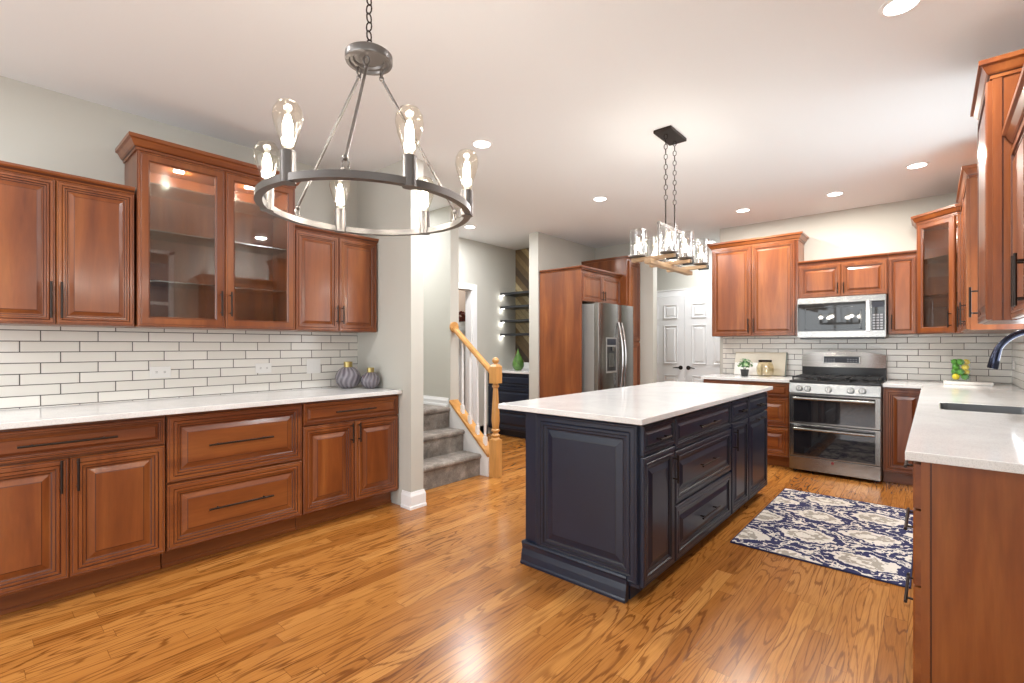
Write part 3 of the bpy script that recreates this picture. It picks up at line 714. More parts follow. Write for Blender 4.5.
for sz in (1.72, 2.06):
    MB().prism([(cx0+0.025, WB-0.014), (cx0+0.025, p1[1]+0.02), (p2[0]+0.01, cy0+0.03), (WR-0.014, cy0+0.03), (WR-0.014, WB-0.014)], sz, sz+0.007).build('glass_shelf', 'shelf_glass', root)
dg = Vector((p2[0]-p1[0], p2[1]-p1[1], 0)); dl_ = dg.length; ang = math.atan2(dg.y, dg.x)
ca, sa = math.cos(ang), math.sin(ang)
def place(o): # rotate mesh data of the diagonal parts into the cabinet frame
    for v_ in o.data.vertices:
        x, y, z = v_.co; v_.co = (p1[0]+x*ca-y*sa, p1[1]+x*sa+y*ca, z)
s = 0.055; a0, a1, b0, b1 = 0.012, dl_-0.012, 1.376, 2.395
mb = MB(); mb.rings(a0, b0, a1, b1, [(0, 0, 0), (0, -.015, 0), (.004, -.020, 0), (.010, -.020, 1), (.0125, -.0185, 0), (.015, -.020, 0), (s-.008, -.020, 1), (s-.004, -.016, 0), (s, -.012, 0), (s, 0, 0), (0, 0, 0)], cap=False)
dd = mb.build('door', ['cherry', 'glaze'], root); place(dd)
o = MB().box(a0+s-.004, -.010, b0+s-.004, a1-s+.004, -.006, b1-s+.004).build('glass_pane', 'pane', dd); place(o)
o = bar_pull('handle', 'v', a1-0.028, 1.49, 0.14, dd); place(o)
# crown round the diagonal front
mb = MB(); n = len(CROWN)
t8 = math.tan(-ang/2)
for o_, dz in CROWN:
    k = o_*math.tan(abs(ang)/2)
    mb.v += [(cx0-o_, WB-0.001, 2.40+dz), (cx0-o_, p1[1]-o_*math.tan((R90-abs(ang))/2)*1.0, 2.40+dz),
             (p2[0]-o_*math.tan(abs(ang)/2)*1.0, cy0-o_, 2.40+dz), (WR-0.001, cy0-o_, 2.40+dz), (WR-0.001, WB-0.001, 2.40+dz)]
for i in range(n-1):
    for j in range(3): mb.f.append([i*5+j, i*5+j+1, i*5+5+j+1, i*5+5+j]); mb.m.append(1 if i == 2 else 0)
for i in (0, n-1): mb.f.append([i*5+j for j in range(5)]); mb.m.append(0)
mb.build('crown_moulding', ['cherry_h', 'glaze'], root)

# --- right run uppers, face -x; local x runs along -y
def rup(y_far, y_near, xf, z1, label, fronts, **kw): return cabinet('wall_cabinet', label, 'cabinet', (xf, y_far, 0), -R90, y_far-y_near-0.001, WR-xf-0.001, 1.372, z1, fronts, **kw)
w = 0.97
rup(5.62, 4.65, 0.20, 2.44, 'cherry wall cabinet beyond the sink window, next to the diagonal glass cabinet', [
    ('door', G, 1.376, w/2-0.0015, 2.435, ('v', w/2-0.03, 1.49, 0.16)), ('door', w/2+0.0015, 1.376, w-G-0.002, 2.435, ('v', w-0.04, 1.49, 0.16))], crown=CROWN)
w = 0.54
rup(3.54, 3.00, 0.20, 2.44, 'tall one-door cherry wall cabinet on the near side of the sink window', [
    ('door', G, 1.376, w-G, 2.435, ('v', 0.035, 1.49, 0.16))], crown=CROWN)
ca_ = [o for o in bpy.data.objects if o.get('label', '').startswith('tall one-door')][0]
MB().box(0.5395, 0.0, 1.372, 0.5435, 0.030, 2.44).box(0.5395, 0.0315, 1.372, 0.5400, 0.0345, 2.44, 1).build('side_stile', ['cherry', 'glaze'], ca_)
w = 0.91
rup(2.994, 2.085, 0.275, 2.12, 'lower cherry wall cabinet nearest the camera at the right picture edge', [
    ('door', G, 1.376, w/2-0.0015, 2.11, ('v', w/2-0.035, 1.50, 0.19)), ('door', w/2+0.0015, 1.376, w-G, 2.11, ('v', w/2+0.035, 1.50, 0.19))], crown=CROWN, cr=(False, True))
# --- right run base cabinets
XR = -0.028
def rbase(y_far, y_near, label, fronts): return cabinet('base_cabinet', label, 'cabinet', (XR, y_far, 0), -R90, y_far-y_near-0.001, WR-XR-0.001, 0.105, 0.882, fronts, toe=0.1)
w = 0.93
rbase(3.005, 2.075, 'cherry three-drawer base cabinet with plain end panel, nearest the camera at right', [
    ('drawer', G, 0.722, w-G, 0.868, ('h', w/2, 0.795, 0.30)), ('drawer', G, 0.468, w-G, 0.714, ('h', w/2, 0.555, 0.30)), ('drawer', G, 0.118, w-G, 0.460, ('h', w/2, 0.275, 0.30))])
cn_ = [o for o in bpy.data.objects if o.get('label', '').startswith('cherry three-drawer')][0]
MB().box(0.9292, 0.0, 0.105, 0.9332, 0.022, 0.882).box(0.9292, 0.0235, 0.105, 0.9300, 0.0265, 0.882, 1).build('side_stile', ['cherry', 'glaze'], cn_)
w = 1.19
rb = rbase(4.20, 3.01, 'cherry sink base cabinet with two doors below the sink', [
    ('drawer', G, 0.722, w-G, 0.868, None), ('door', G, 0.118, w/2-0.0015, 0.712, ('v', w/2-0.03, 0.63, 0.14)), ('door', w/2+0.0015, 0.118, w-G, 0.712, ('v', w/2+0.03, 0.63, 0.14))])
w = 1.345
rbase(5.55, 4.205, 'cherry base cabinet at the far end of the right run, near the range', [
    ('drawer', 0.05, 0.722, w-G, 0.868, ('h', w/2, 0.795, 0.30)), ('door', 0.05, 0.118, w/2-0.0015, 0.712, ('v', w/2-0.03, 0.63, 0.14)), ('door', w/2+0.0015, 0.118, w-G, 0.712, ('v', w/2+0.03, 0.63, 0.14))])
# L-shaped counter with the sink cut-out
SX0, SX1, SY0, SY1 = 0.033, 0.43, 3.51, 3.95
lc = slab_cells(2, [-0.342, -0.068, SX0, SX1, WR-0.0005], [2.04, SY0, SY1, YF-0.045, WB-0.0005], 0.884, 0.914,
    lambda x, y: (x < -0.068 and y < YF-0.045) or (SX0 < x < SX1 and SY0 < y < SY1), 'countertop', 'quartz', bevel=0.003)
tag(lc, 'L-shaped white quartz countertop holding the sink, right of the range', 'countertop')
# base cabinet body under the sink must leave room: cut it
body = [c for c in rb.children if c.name.startswith('cabinet_body')][0]
bm_ = MB(); ww = 1.189; dd_ = WR-XR-0.001
bm_.box(0, 0, 0.105, ww, dd_, 0.69); bm_.box(0, 0, 0.69, ww, 0.02, 0.882); bm_.box(0, dd_-0.02, 0.69, ww, dd_, 0.882); bm_.box(0, 0.02, 0.69, 0.02, dd_-0.02, 0.882); bm_.box(ww-0.02, 0.02, 0.69, ww, dd_-0.02, 0.882)
nb = bm_.build('cabinet_body', 'cherry'); body.data = nb.data; bpy.data.objects.remove(nb)
body.name = 'cabinet_body'
# sink basin
def rrect(x0, y0, x1, y1, r, n=5):
    P = []
    for cx_, cy_, a in ((x1-r, y1-r, 0), (x0+r, y1-r, R90), (x0+r, y0+r, PI), (x1-r, y0+r, 1.5*PI)):
        for i in range(n+1): t = a+R90*i/n; P.append((cx_+r*math.cos(t), cy_+r*math.sin(t)))
    return P
mb = MB(); rr = []
for ins, z in ((0.0008, 0.9120), (0.0035, 0.9125), (0.005, 0.905), (0.012, 0.74), (0.035, 0.712), (0.15, 0.706)):
    rr.append((rrect(SX0+ins, SY0+ins, SX1-ins, SY1-ins, max(0.012, 0.05-ins*0.2)), z))
nn = len(rr[0][0])
for P_, z in rr: mb.v += [(x, y, z) for x, y in P_]
for P_, z in rr[::-1]: mb.v += [((SX0+SX1)/2+(x-(SX0+SX1)/2)*(1.0 if z > 0.9 else 1.012), (SY0+SY1)/2+(y-(SY0+SY1)/2)*(1.0 if z > 0.9 else 1.012), z-0.004) for x, y in P_]
tot = len(rr)*2
for i in range(tot):
    i2 = (i+1) % tot
    if i == len(rr)-1:
        continue
    for j in range(nn): j2 = (j+1) % nn; mb.f.append([i*nn+j, i*nn+j2, i2*nn+j2, i2*nn+j]); mb.m.append(0)
mb.f.append([(len(rr)-1)*nn+j for j in range(nn)]); mb.m.append(0); mb.f.append([len(rr)*nn+j for j in range(nn)]); mb.m.append(0)
sk = mb.build('sink_basin', 'sink_steel', smooth=True); tag(sk, 'stainless steel undermount sink set into the right countertop', 'sink')
MB().lathe([(0.040, 0), (0.038, 0.004), (0.02, 0.002), (0.001, 0.002)], ((SX0+SX1)/2, (SY0+SY1)/2, 0.7062), 24).build('drain', 'chrome', sk, smooth=True)
# faucet
fy = 3.68
ft = empty('kitchen_faucet', (0.487, fy, 0.9145), 0, 'dark gunmetal pull-down faucet arching over the sink', 'faucet')
def bez(p, n=18):
    out = []
    for i in range(n+1):
        t = i/n; a = (1-t)**3; b = 3*t*(1-t)**2; c = 3*t*t*(1-t); d = t**3
        out.append(tuple(a*p[0][k]+b*p[1][k]+c*p[2][k]+d*p[3][k] for k in range(3)))
    return out
MB().lathe([(0.030, 0), (0.030, 0.006), (0.022, 0.012), (0.019, 0.09), (0.014, 0.10)], (0, 0, 0), 24).build('base', 'faucet', ft, smooth=True)
pts = [(0, 0, 0.09), (0, 0, 0.24)]+bez([(0, 0, 0.30), (0.0, 0, 0.465), (-0.165, 0, 0.455), (-0.222, 0, 0.325)])
MB().tube(pts, 0.0155, 16).build('spout', 'faucet', ft, smooth=True)
MB().tube([(-0.219, 0, 0.332), (-0.232, 0, 0.280), (-0.240, 0, 0.228), (-0.2415, 0, 0.222)], [0.017, 0.021, 0.024, 0.021], 18).build('spray_head', 'faucet', ft, smooth=True)
MB().tube([(0, 0.015, 0.07), (0, 0.045, 0.075), (0.0, 0.10, 0.10)], [0.009, 0.007, 0.006], 12).build('lever', 'faucet', ft, smooth=True)

# ------------------------------------------------------------------ island
IX0, IX1, IY0, IY1 = -1.785, -1.072, 2.165, 4.50
isl = empty('kitchen_island', (IX1, IY0, 0), R90, 'navy blue kitchen island cabinet with drawers, doors and a panelled end', 'island')
iw = IY1-IY0; idp = IX1-IX0
MB().box(0, 0, 0.075, iw, idp, 0.883).build('cabinet_body', 'navy', isl, bevel=0.002)
MB().box(0.012, 0.055, 0.001, iw-0.02, idp, 0.0745).build('toe_kick', 'navy', isl)
rows = [('drawer', 0.006, 0.725, 0.382, 0.868, ('h', 0.20, 0.79, 0.13)), ('door', 0.006, 0.083, 0.382, 0.715, ('v', 0.352, 0.60, 0.15)),
        ('drawer', 0.396, 0.695, 1.352, 0.868, ('h', 0.874, 0.78, 0.34)), ('drawer', 0.396, 0.395, 1.352, 0.683, ('h', 0.874, 0.545, 0.30)), ('drawer', 0.396, 0.083, 1.352, 0.383, ('h', 0.874, 0.235, 0.30)),
        ('drawer', 1.374, 0.725, 1.768, 0.868, ('h', 1.571, 0.79, 0.13)), ('door', 1.374, 0.083, 1.768, 0.715, ('v', 1.40, 0.60, 0.15)),
        ('drawer', 1.784, 0.725, iw-0.012, 0.868, ('h', 2.05, 0.79, 0.13)), ('door', 1.784, 0.083, iw-0.012, 0.715, ('h', 2.05, 0.68, 0.20))]
for kind, a0, b0, a1, b1, hk in rows:
    o = MB().rings(a0, b0, a1, b1, door_prof(a1-a0, b1-b0)).build(kind, ['navy', 'navy_glaze'], isl)
    bar_pull('handle', hk[0], hk[1], hk[2], hk[3], o)
# near end: plain corner strip, framed raised panel and skirting (built in island frame: x' = along y, y' = inward)
# near-end plane is local x = 0; build rings in xz then turn
def turned(o):
    for v_ in o.data.vertices:
        x, y, z = v_.co; v_.co = (y, idp-x, z)     # local x of the panel runs from the left edge to the right edge
pn = MB().rings(0.085, 0.10, idp-0.004, 0.872, door_prof(0.6, 0.8, 0.066)); po = pn.build('end_panel', ['navy', 'navy_glaze'], isl); turned(po)
po = MB().box(0, -0.006, 0.10, 0.083, 0, 0.883).build('corner_post', 'navy', isl, bevel=0.002); turned(po)
sk_ = [(0, 0), (0.040, 0), (0.040, 0.012), (0.034, 0.02), (0.030, 0.055), (0.022, 0.085), (0.024, 0.105), (0.030, 0.118), (0.026, 0.128), (0, 0.128)]
mb = MB(); n = len(sk_)
for x_, lo in ((-0.012, 0), (idp-0.058, 0)):
    for o_, z in sk_: mb.v.append((x_, -o_, 0.001+z))
for j in range(n): j2 = (j+1) % n; mb.f.append([j, j2, n+j2, n+j]); mb.m.append(0)
mb.f.append(list(range(n))); mb.m.append(0); mb.f.append(list(range(n, 2*n))); mb.m.append(0)
mb.box(-0.012, 0.0, 0.001, 0.0, 2.0*0+0.3, 0.128)
po = mb.build('skirting', 'navy', isl); turned(po)
tag(MB().box(-1.955, 2.105, 0.884, -1.028, 4.575, 0.914).build('countertop', 'quartz', bevel=0.004), 'large white quartz island top overhanging the navy island', 'countertop')

# ------------------------------------------------------------------ range
RX, RYF = -1.086, 5.50
rg = empty('gas_range', (RX, RYF, 0), 0, 'stainless steel double-oven gas range with black glass doors', 'range')
rw = 0.737; rd = WB-RYF-0.012
b = MB(); b.box(0, 0.02, 0.03, rw, rd, 0.895, 0); b.box(0.02, 0.06, 0.001, 0.06, 0.10, 0.03, 1); b.box(rw-0.06, 0.06, 0.001, rw-0.02, 0.10, 0.03, 1); b.box(0.02, rd-0.1, 0.001, 0.06, rd-0.06, 0.03, 1); b.box(rw-0.06, rd-0.1, 0.001, rw-0.02, rd-0.06, 0.03, 1)
b.build('range_body', ['steel_side', 'black'], rg, bevel=0.002)
# cooktop with raised back
b = MB(); b.box(0, -0.012, 0.893, rw, rd-0.05, 0.916); b.build('cooktop', 'black', rg, bevel=0.005)
# control panel (tilted front)
cp = MB().add([(0, -0.03, 0.79), (rw, -0.03, 0.79), (rw, 0.02, 0.79), (0, 0.02, 0.79), (0, -0.018, 0.892), (rw, -0.018, 0.892), (rw, 0.02, 0.892), (0, 0.02, 0.892)],
    [(0, 3, 2, 1), (4, 5, 6, 7), (0, 1, 5, 4), (1, 2, 6, 5), (2, 3, 7, 6), (3, 0, 4, 7)]).build('control_panel', 'steel', rg, bevel=0.004)
for kx in (0.093, 0.163, 0.335, 0.51, 0.60):
    MB().cyl((kx, -0.020, 0.838), (kx, -0.0275, 0.838), 0.030, 24).build('knob_shade_disc', 'black', rg, smooth=True)  # black disc standing in for the shadow around each knob
    k = MB(); k.cyl((kx, -0.0277, 0.84), (kx, -0.034, 0.841), 0.025, 24); k.cyl((kx, -0.034, 0.841), (kx, -0.060, 0.844), 0.021, 24, r2=0.019)
    k.box(kx-0.004, -0.064, 0.825, kx+0.004, -0.058, 0.863)
    k.build('knob', 'steel', rg, smooth=True)
# two oven doors
for nm, z0, z1, hz_ in (('upper', 0.492, 0.782, 0.742), ('lower', 0.165, 0.486, 0.442)):
    d = MB(); d.box(0.002, -0.028, z0, rw-0.002, 0.018, z1)
    dr_ = d.build('oven_door', 'steel', rg, bevel=0.003)
    MB().box(0.042, -0.0305, z0+(0.018 if nm == 'upper' else 0.012), rw-0.042, -0.0275, z1-0.012).build('oven_window', 'dark_glass', dr_, bevel=0.001)
    h_ = MB(); h_.tube([(0.045, -0.066, hz_), (rw-0.045, -0.066, hz_)], 0.0135, 14)
    for q in (0.06, rw-0.06): h_.box(q-0.010, -0.064, hz_-0.008, q+0.010, -0.030, hz_+0.008)
    h_.build('handle', 'steel', dr_, smooth=True)
b = MB().box(0.002, -0.028, 0.032, rw-0.002, 0.018, 0.160).build('lower_panel', 'steel', rg, bevel=0.003)
MB().cyl((rw/2, -0.0285, 0.135), (rw/2, -0.031, 0.135), 0.013, 24).build('badge', 'red', b, smooth=True)
# back guard, bowed
b = MB(); nseg = 20; pr_ = []
for i in range(nseg+1):
    t = i/nseg; x = 0.0+rw*t; bow = 0.034*(1-(2*t-1)**2)
    pr_.append((x, bow))
def bowed(z0, z1, y0, y1, h0=0.0, mat=0, amp=1.0, topamp=0.0, inset=0):
    m_ = MB(); n_ = len(pr_)
    for x, bo in pr_:
        xx = inset+(rw-2*inset)*(x/rw)
        m_.v += [(xx, y0-bo*amp, z0), (xx, y0-bo*amp+h0, z1+bo*topamp), (xx, y1, z1+bo*topamp), (xx, y1, z0)]
    for i in range(n_-1):
        for j in range(4): j2 = (j+1) % 4; m_.f.append([i*4+j, i*4+j2, (i+1)*4+j2, (i+1)*4+j]); m_.m.append(0)
    m_.f.append([0, 1, 2, 3]); m_.m.append(0); m_.f.append([(n_-1)*4+j for j in range(4)]); m_.m.append(0)
    return m_
bowed(0.90, 1.035, rd-0.09, rd, 0.0).build('back_riser', 'black', rg, smooth=True)
bgd = bowed(1.035, 1.165, rd-0.115, rd, 0.025, topamp=1.2).build('back_guard', 'steel', rg, smooth=True)
MB().box(0.20, rd-0.140, 1.072, 0.53, rd-0.10, 1.152).build('display_bezel', 'steel', bgd, bevel=0.006)
dp = MB(); dp.box(0.212, rd-0.143, 1.082, 0.518, rd-0.139, 1.144); dp.build('display', 'display', bgd)
bt = MB()
for i in range(12):
    for j in range(2): bt.box(0.225+i*0.024, rd-0.1445, 1.092+j*0.022, 0.237+i*0.024, rd-0.143, 1.100+j*0.022) if not (4 <= i <= 7) else None
bt.build('keypad', 'button', bgd)
# burners and grates
for bx_, by_ in ((0.15, 0.16), (0.15, 0.46), (0.37, 0.31), (0.59, 0.16), (0.59, 0.46)):
    MB().lathe([(0.055, 0), (0.052, 0.008), (0.036, 0.010), (0.036, 0.018), (0.001, 0.019)], (bx_, by_, 0.916), 24).build('burner', 'iron', rg, smooth=True)
for gx0, gx1 in ((0.02, 0.248), (0.255, 0.482), (0.489, 0.717)):
    g_ = MB(); z = 0.940
    for y in (0.02, 0.30, 0.575): g_.box(gx0, y, z, gx1, y+0.012, z+0.014)
    for x in (gx0, gx1-0.012): g_.box(x, 0.02, z, x+0.012, 0.587, z+0.014)
    xm = (gx0+gx1)/2; g_.box(xm-0.006, 0.02, z, xm+0.006, 0.587, z+0.016)
    for y in (0.16, 0.44): g_.box(gx0, y, z, gx1, y+0.010, z+0.014)
    for x in (gx0, gx1-0.012):
        for y in (0.02, 0.575): g_.box(x, y, 0.917, x+0.012, y+0.012, z)
    g_.build('grate', 'iron', rg, bevel=0.002)

# ------------------------------------------------------------------ microwave
mw = empty('microwave', (-1.080, 5.845, 0), 0, 'stainless over-the-range microwave mounted under the short cabinet', 'microwave')
mwz0, mwz1 = 1.342, 1.762; mw_w = 0.748
MB().box(0.0, 0.02, mwz0, mw_w, WB-5.845-0.012, mwz1).build('microwave_body', 'steel_side', mw, bevel=0.003)
MB().box(0.02, 0.03, mwz0-0.012, mw_w-0.02, 0.30, mwz0).build('vent_grille', 'black', mw)
d = MB().box(0.0, -0.012, mwz0+0.002, mw_w, 0.019, mwz1-0.002).build('front_panel', 'steel', mw, bevel=0.004)
d2 = MB().box(0.008, -0.020, mwz0+0.068, 0.585, -0.012, mwz1-0.062).build('door', 'mw_glass', mw, bevel=0.002)
e = MB(); fx0, fx1, fz0, fz1, ft_ = 0.07, 0.560, mwz0+0.085, mwz1-0.105, 0.008
e.box(fx0, -0.0215, fz0, fx0+ft_, -0.0195, fz1); e.box(fx1-ft_*2, -0.0215, fz0, fx1, -0.0195, fz1-0.03); e.box(fx0, -0.0215, fz1-ft_, fx1-0.06, -0.0195, fz1); e.box(fx0, -0.0215, fz0, fx1, -0.0195, fz0+ft_)
e.build('window_border', 'mw_dark', d2)
h_ = MB().box(0.592, -0.048, mwz0+0.06, 0.622, -0.034, mwz1-0.055).box(0.597, -0.035, mwz0+0.075, 0.617, -0.012, mwz0+0.10).box(0.597, -0.035, mwz1-0.10, 0.617, -0.012, mwz1-0.075).build('handle', 'chrome', mw, bevel=0.006, seg=3)
kp = MB().box(0.632, -0.018, mwz0+0.068, 0.735, -0.012, mwz1-0.062).build('control_panel', 'mw_glass', mw, bevel=0.002)
MB().box(0.640, -0.0195, mwz1-0.125, 0.727, -0.0178, mwz1-0.075).build('display', 'display', kp)
bt = MB()
for i in range(3):
    for j in range(6): bt.box(0.643+i*0.029, -0.0192, mwz0+0.08+j*0.026, 0.664+i*0.029, -0.0178, mwz0+0.097+j*0.026)
bt.build('keypad', 'button', kp)

# ------------------------------------------------------------------ fridge wall, faces +x
FXW = -3.798
pnl = MB().box(FXW, 4.872, 0.001, -3.165, 4.892, 2.18).build('fridge_end_panel', 'cherry', bevel=0.001)
tag(pnl, 'tall plain cherry end panel beside the refrigerator', 'panel')
FY0, FY1, FXF = 4.955, 5.835, -2.965
fr = empty('refrigerator', (FXF, FY0, 0), R90, 'stainless side-by-side refrigerator with ice and water dispenser', 'refrigerator')
fw = FY1-FY0
MB().box(0.0, 0.075, 0.02, fw, 0.80, 1.765).box(0.03, 0.12, 0.001, fw-0.03, 0.7, 0.02).build('fridge_body', 'steel_side', fr, bevel=0.004)
def fdoor(a0, a1, extra=0):
    """softly bowed door"""
    m_ = MB(); n_ = 14
    for i in range(n_+1):
        t = i/n_; x = a0+(a1-a0)*t; e_ = min(t, 1-t); r = 0.0 if e_ > 0.08 else 0.018*(1-e_/0.08)**2
        y = -0.014*(1-(2*t-1)**2)+r
        m_.v += [(x, y, 0.06), (x, y, 1.775), (x, 0.070, 1.775), (x, 0.070, 0.06)]
    for i in range(n_):
        for j in range(4): j2 = (j+1) % 4; m_.f.append([i*4+j, i*4+j2, (i+1)*4+j2, (i+1)*4+j]); m_.m.append(0)
    m_.f.append([0, 1, 2, 3]); m_.m.append(0); m_.f.append([n_*4+j for j in range(4)]); m_.m.append(0)
    return m_.build('fridge_door', 'steel', fr, smooth=True)
SPL = 0.475
d1 = fdoor(0.0, SPL-0.003); d2 = fdoor(SPL+0.003, fw)
q = MB().box(0.135, -0.0165, 0.93, 0.385, -0.0105, 1.36).build('dispenser_frame', 'steel_side', d1, bevel=0.003)
MB().box(0.155, -0.0175, 1.27, 0.365, -0.016, 1.345).build('display', 'display', q)
MB().box(0.155, -0.0175, 0.955, 0.365, -0.016, 1.25).build('dispenser_recess', 'black', q)
MB().box(0.235, -0.045, 1.20, 0.295, -0.017, 1.25).box(0.20, -0.020, 1.0, 0.32, -0.0174, 1.17).build('paddle', 'steel', q, bevel=0.004)
for dd_o, hx in ((d1, SPL-0.035), (d2, SPL+0.040)):
    pts = []
    for i in range(17):
        t = i/16; pts.append((hx, -0.012-0.062*math.sin(PI*t)**0.8, 0.62+0.93*t))
    MB().tube(pts, 0.0125, 12).build('handle', 'chrome', dd_o, smooth=True)
# cabinet above the fridge
w = 0.955
cabinet('wall_cabinet', 'deep cherry cabinet with two small doors above the refrigerator', 'cabinet', (-3.185, 4.893, 0), R90, w, -3.185-FXW, 1.80, 2.18, [
    ('door', 0.012, 1.806, w/2-0.0015, 2.145, ('v', w/2-0.026, 1.89, 0.12)), ('door', w/2+0.0015, 1.806, w-0.012, 2.145, ('v', w/2+0.026, 1.89, 0.12))])
tc_ = crown_mb(0.975, 0.613, 2.181, SMALL, True, False).build('crown_moulding', ['cherry_h', 'glaze'])
tc_.location = (-3.165, 4.872, 0); tc_.rotation_euler = (0, 0, R90)
par = [o for o in bpy.data.objects if o.get('label', '').startswith('deep cherry cabinet')][0]
tc_.parent = par; tc_.location = (-0.021, -0.02, 0); tc_.rotation_euler = (0, 0, 0)
# tall pantry beyond the fridge
w = 0.372
cabinet('pantry_cabinet', 'tall narrow cherry pantry cabinet between refrigerator and closet opening', 'cabinet', (-3.085, 5.853, 0), R90, w, -3.085-FXW, 0.105, 2.43, [
    ('door', 0.045, 1.325, w-0.010, 2.41, None), ('door', 0.045, 0.118, w-0.010, 1.300, None)], toe=0.1, crown=SMALL, cr=(False, False))

# ------------------------------------------------------------------ niche: navy cabinet, counter, shelves, wood wall
w = 0.835
nc = cabinet('base_cabinet', 'navy base cabinet with drawers in the niche beyond the stairs', 'cabinet', (-4.788, 4.96, 0), 0, w, 0.585, 0.09, 0.882, [
    ('drawer', 0.01, 0.70, w-0.01, 0.87, None), ('drawer', 0.01, 0.40, w-0.01, 0.69, None), ('drawer', 0.01, 0.10, w-0.01, 0.39, None)], toe=0.08, finish='navy')
tag(MB().box(-4.7895, 4.925, 0.884, -3.951, 5.55, 0.914).box(-4.7895, 5.532, 0.914, -3.951, 5.55, 1.012).build('countertop', 'quartz', bevel=0.003), 'small white countertop on the navy niche cabinet', 'countertop')
tag(MB().box(-4.789, 5.551, 0.9145, -3.951, 5.5595, H-0.001).build('wood_accent_panel', 'chevron'), 'chevron-pattern mixed wood accent panel covering the niche wall', 'panel')
sh0 = None
for z, word in ((2.005, 'topmost of four charcoal floating shelves in the niche'), (1.808, 'second from top of the four charcoal niche shelves'), (1.607, 'third from top of the four charcoal niche shelves'), (1.408, 'lowest charcoal floating shelf, above the niche counter')):
    if sh0 is None:
        sh0 = MB().box(0, 0, 0, 0.836, 0.345, 0.03).build('floating_shelf', 'dark_shelf', bevel=0.002); so = sh0
        led = MB().lathe([(0.018, 0), (0.018, 0.006), (0.001, 0.008)], (0.03, 0.03, -0.008), 16).build('shelf_light', 'led', so)
    else: so = copy_tree(sh0)
    so.location = (-4.788, 5.204, z); tag(so, word, 'shelf', 'floating shelves in the niche')
    l_ = bpy.data.lights.new('shelf_lamp', 'POINT'); l_.energy = 0.25; l_.shadow_soft_size = 0.02; l_.color = (1, 0.97, 0.9)
    lo = bpy.data.objects.new('shelf_lamp', l_); COL.objects.link(lo); lo.location = (-4.74, 5.22, z-0.03)
# green vase in the niche
vz = empty('ceramic_vase', (-4.42, 5.18, 0.9145), 0, 'green glazed teardrop vase on the niche counter', 'vase')
prof = [(0.045, 0), (0.075, 0.03), (0.088, 0.07), (0.080, 0.12), (0.055, 0.18), (0.028, 0.23), (0.012, 0.27), (0.006, 0.30), (0.001, 0.31)]
MB().lathe(prof, (0, 0, 0), 24).build('vase_body', 'green_glaze', vz, smooth=True)

# ------------------------------------------------------------------ stairs
st = empty('staircase', (-3.30, 2.39, 0), 0, 'carpeted three-step stair rising to a landing behind the grey wall', 'stairs')
# local frame: x negative = up the stair, y = across
NOS = [(0.0, 0.207), (-0.235, 0.416), (-0.455, 0.625)]
for i, (x, z) in enumerate(NOS):
    xe = NOS[i+1][0] if i < 2 else -1.895
    m_ = MB(); r = 0.024; P_ = [(xe+(0.0 if i == 2 else -0.03), z)]
    zb = 0.001 if i == 0 else NOS[i-1][1]
    arc = [(x-r+r*math.cos(a), z-r+r*math.sin(a)) for a in [R90-k*PI/8 for k in range(0, 9)]]
    P_ += arc+[(x-0.02, z-2*r-0.003), (x-0.022, zb)]
    P_ += [(xe+(0.0 if i == 2 else -0.03), zb)]
    y0, y1 = 0.002, 0.928
    n_ = len(P_); m_.v = [(px_, y0, pz_) for px_, pz_ in P_]+[(px_, y1, pz_) for px_, pz_ in P_]
    m_.f = [list(range(n_)), list(range(2*n_-1, n_-1, -1))]+[[k, (k+1) % n_, n_+(k+1) % n_, n_+k] for k in range(n_)]; m_.m = [0]*len(m_.f)
    if i == 2:
        m_.v = [(a, min(b_, 0.928), c_) for a, b_, c_ in m_.v]
    m_.build('carpeted_step', 'carpet', st, smooth=True)
# stringer wall (white) with sloping top, in front of which the oak cap runs
def slope_z(x): return 0.275+(-x)*0.878      # top of stringer at local x
xa, xb = 0.085, -0.468
m_ = MB(); poly_ = [(xa, 0.001), (xa, 0.185), (xb, slope_z(xb)-0.02), (xb, 0.001)]
n_ = 4; m_.v = [(a, 0.930, b_) for a, b_ in poly_]+[(a, 1.030, b_) for a, b_ in poly_]
m_.f = [[0, 1, 2, 3], [7, 6, 5, 4]]+[[k, (k+1) % 4, 4+(k+1) % 4, 4+k] for k in range(4)]; m_.m = [0]*6
m_.build('stringer', 'trim', st)
rl = empty('stair_railing', (-3.30, 3.375, 0), 0, 'golden oak stair railing with turned newel post and white balusters', 'railing')
# cap: local frame origin (-3.30, 3.32)
m_ = MB(); z0a, z0b = 0.187, slope_z(xb)-0.018
m_.v = [(xa, -0.062, z0a), (xb, -0.062, z0b), (xb, 0.062, z0b), (xa, 0.062, z0a), (xa, -0.062, z0a+0.03), (xb, -0.062, z0b+0.03), (xb, 0.062, z0b+0.03), (xa, 0.062, z0a+0.03)]
m_.f = [[0, 1, 2, 3], [4, 5, 6, 7], [0, 1, 5, 4], [1, 2, 6, 5], [2, 3, 7, 6], [3, 0, 4, 7]]; m_.m = [0]*6
m_.build('base_rail', 'oak_x', rl, bevel=0.003)
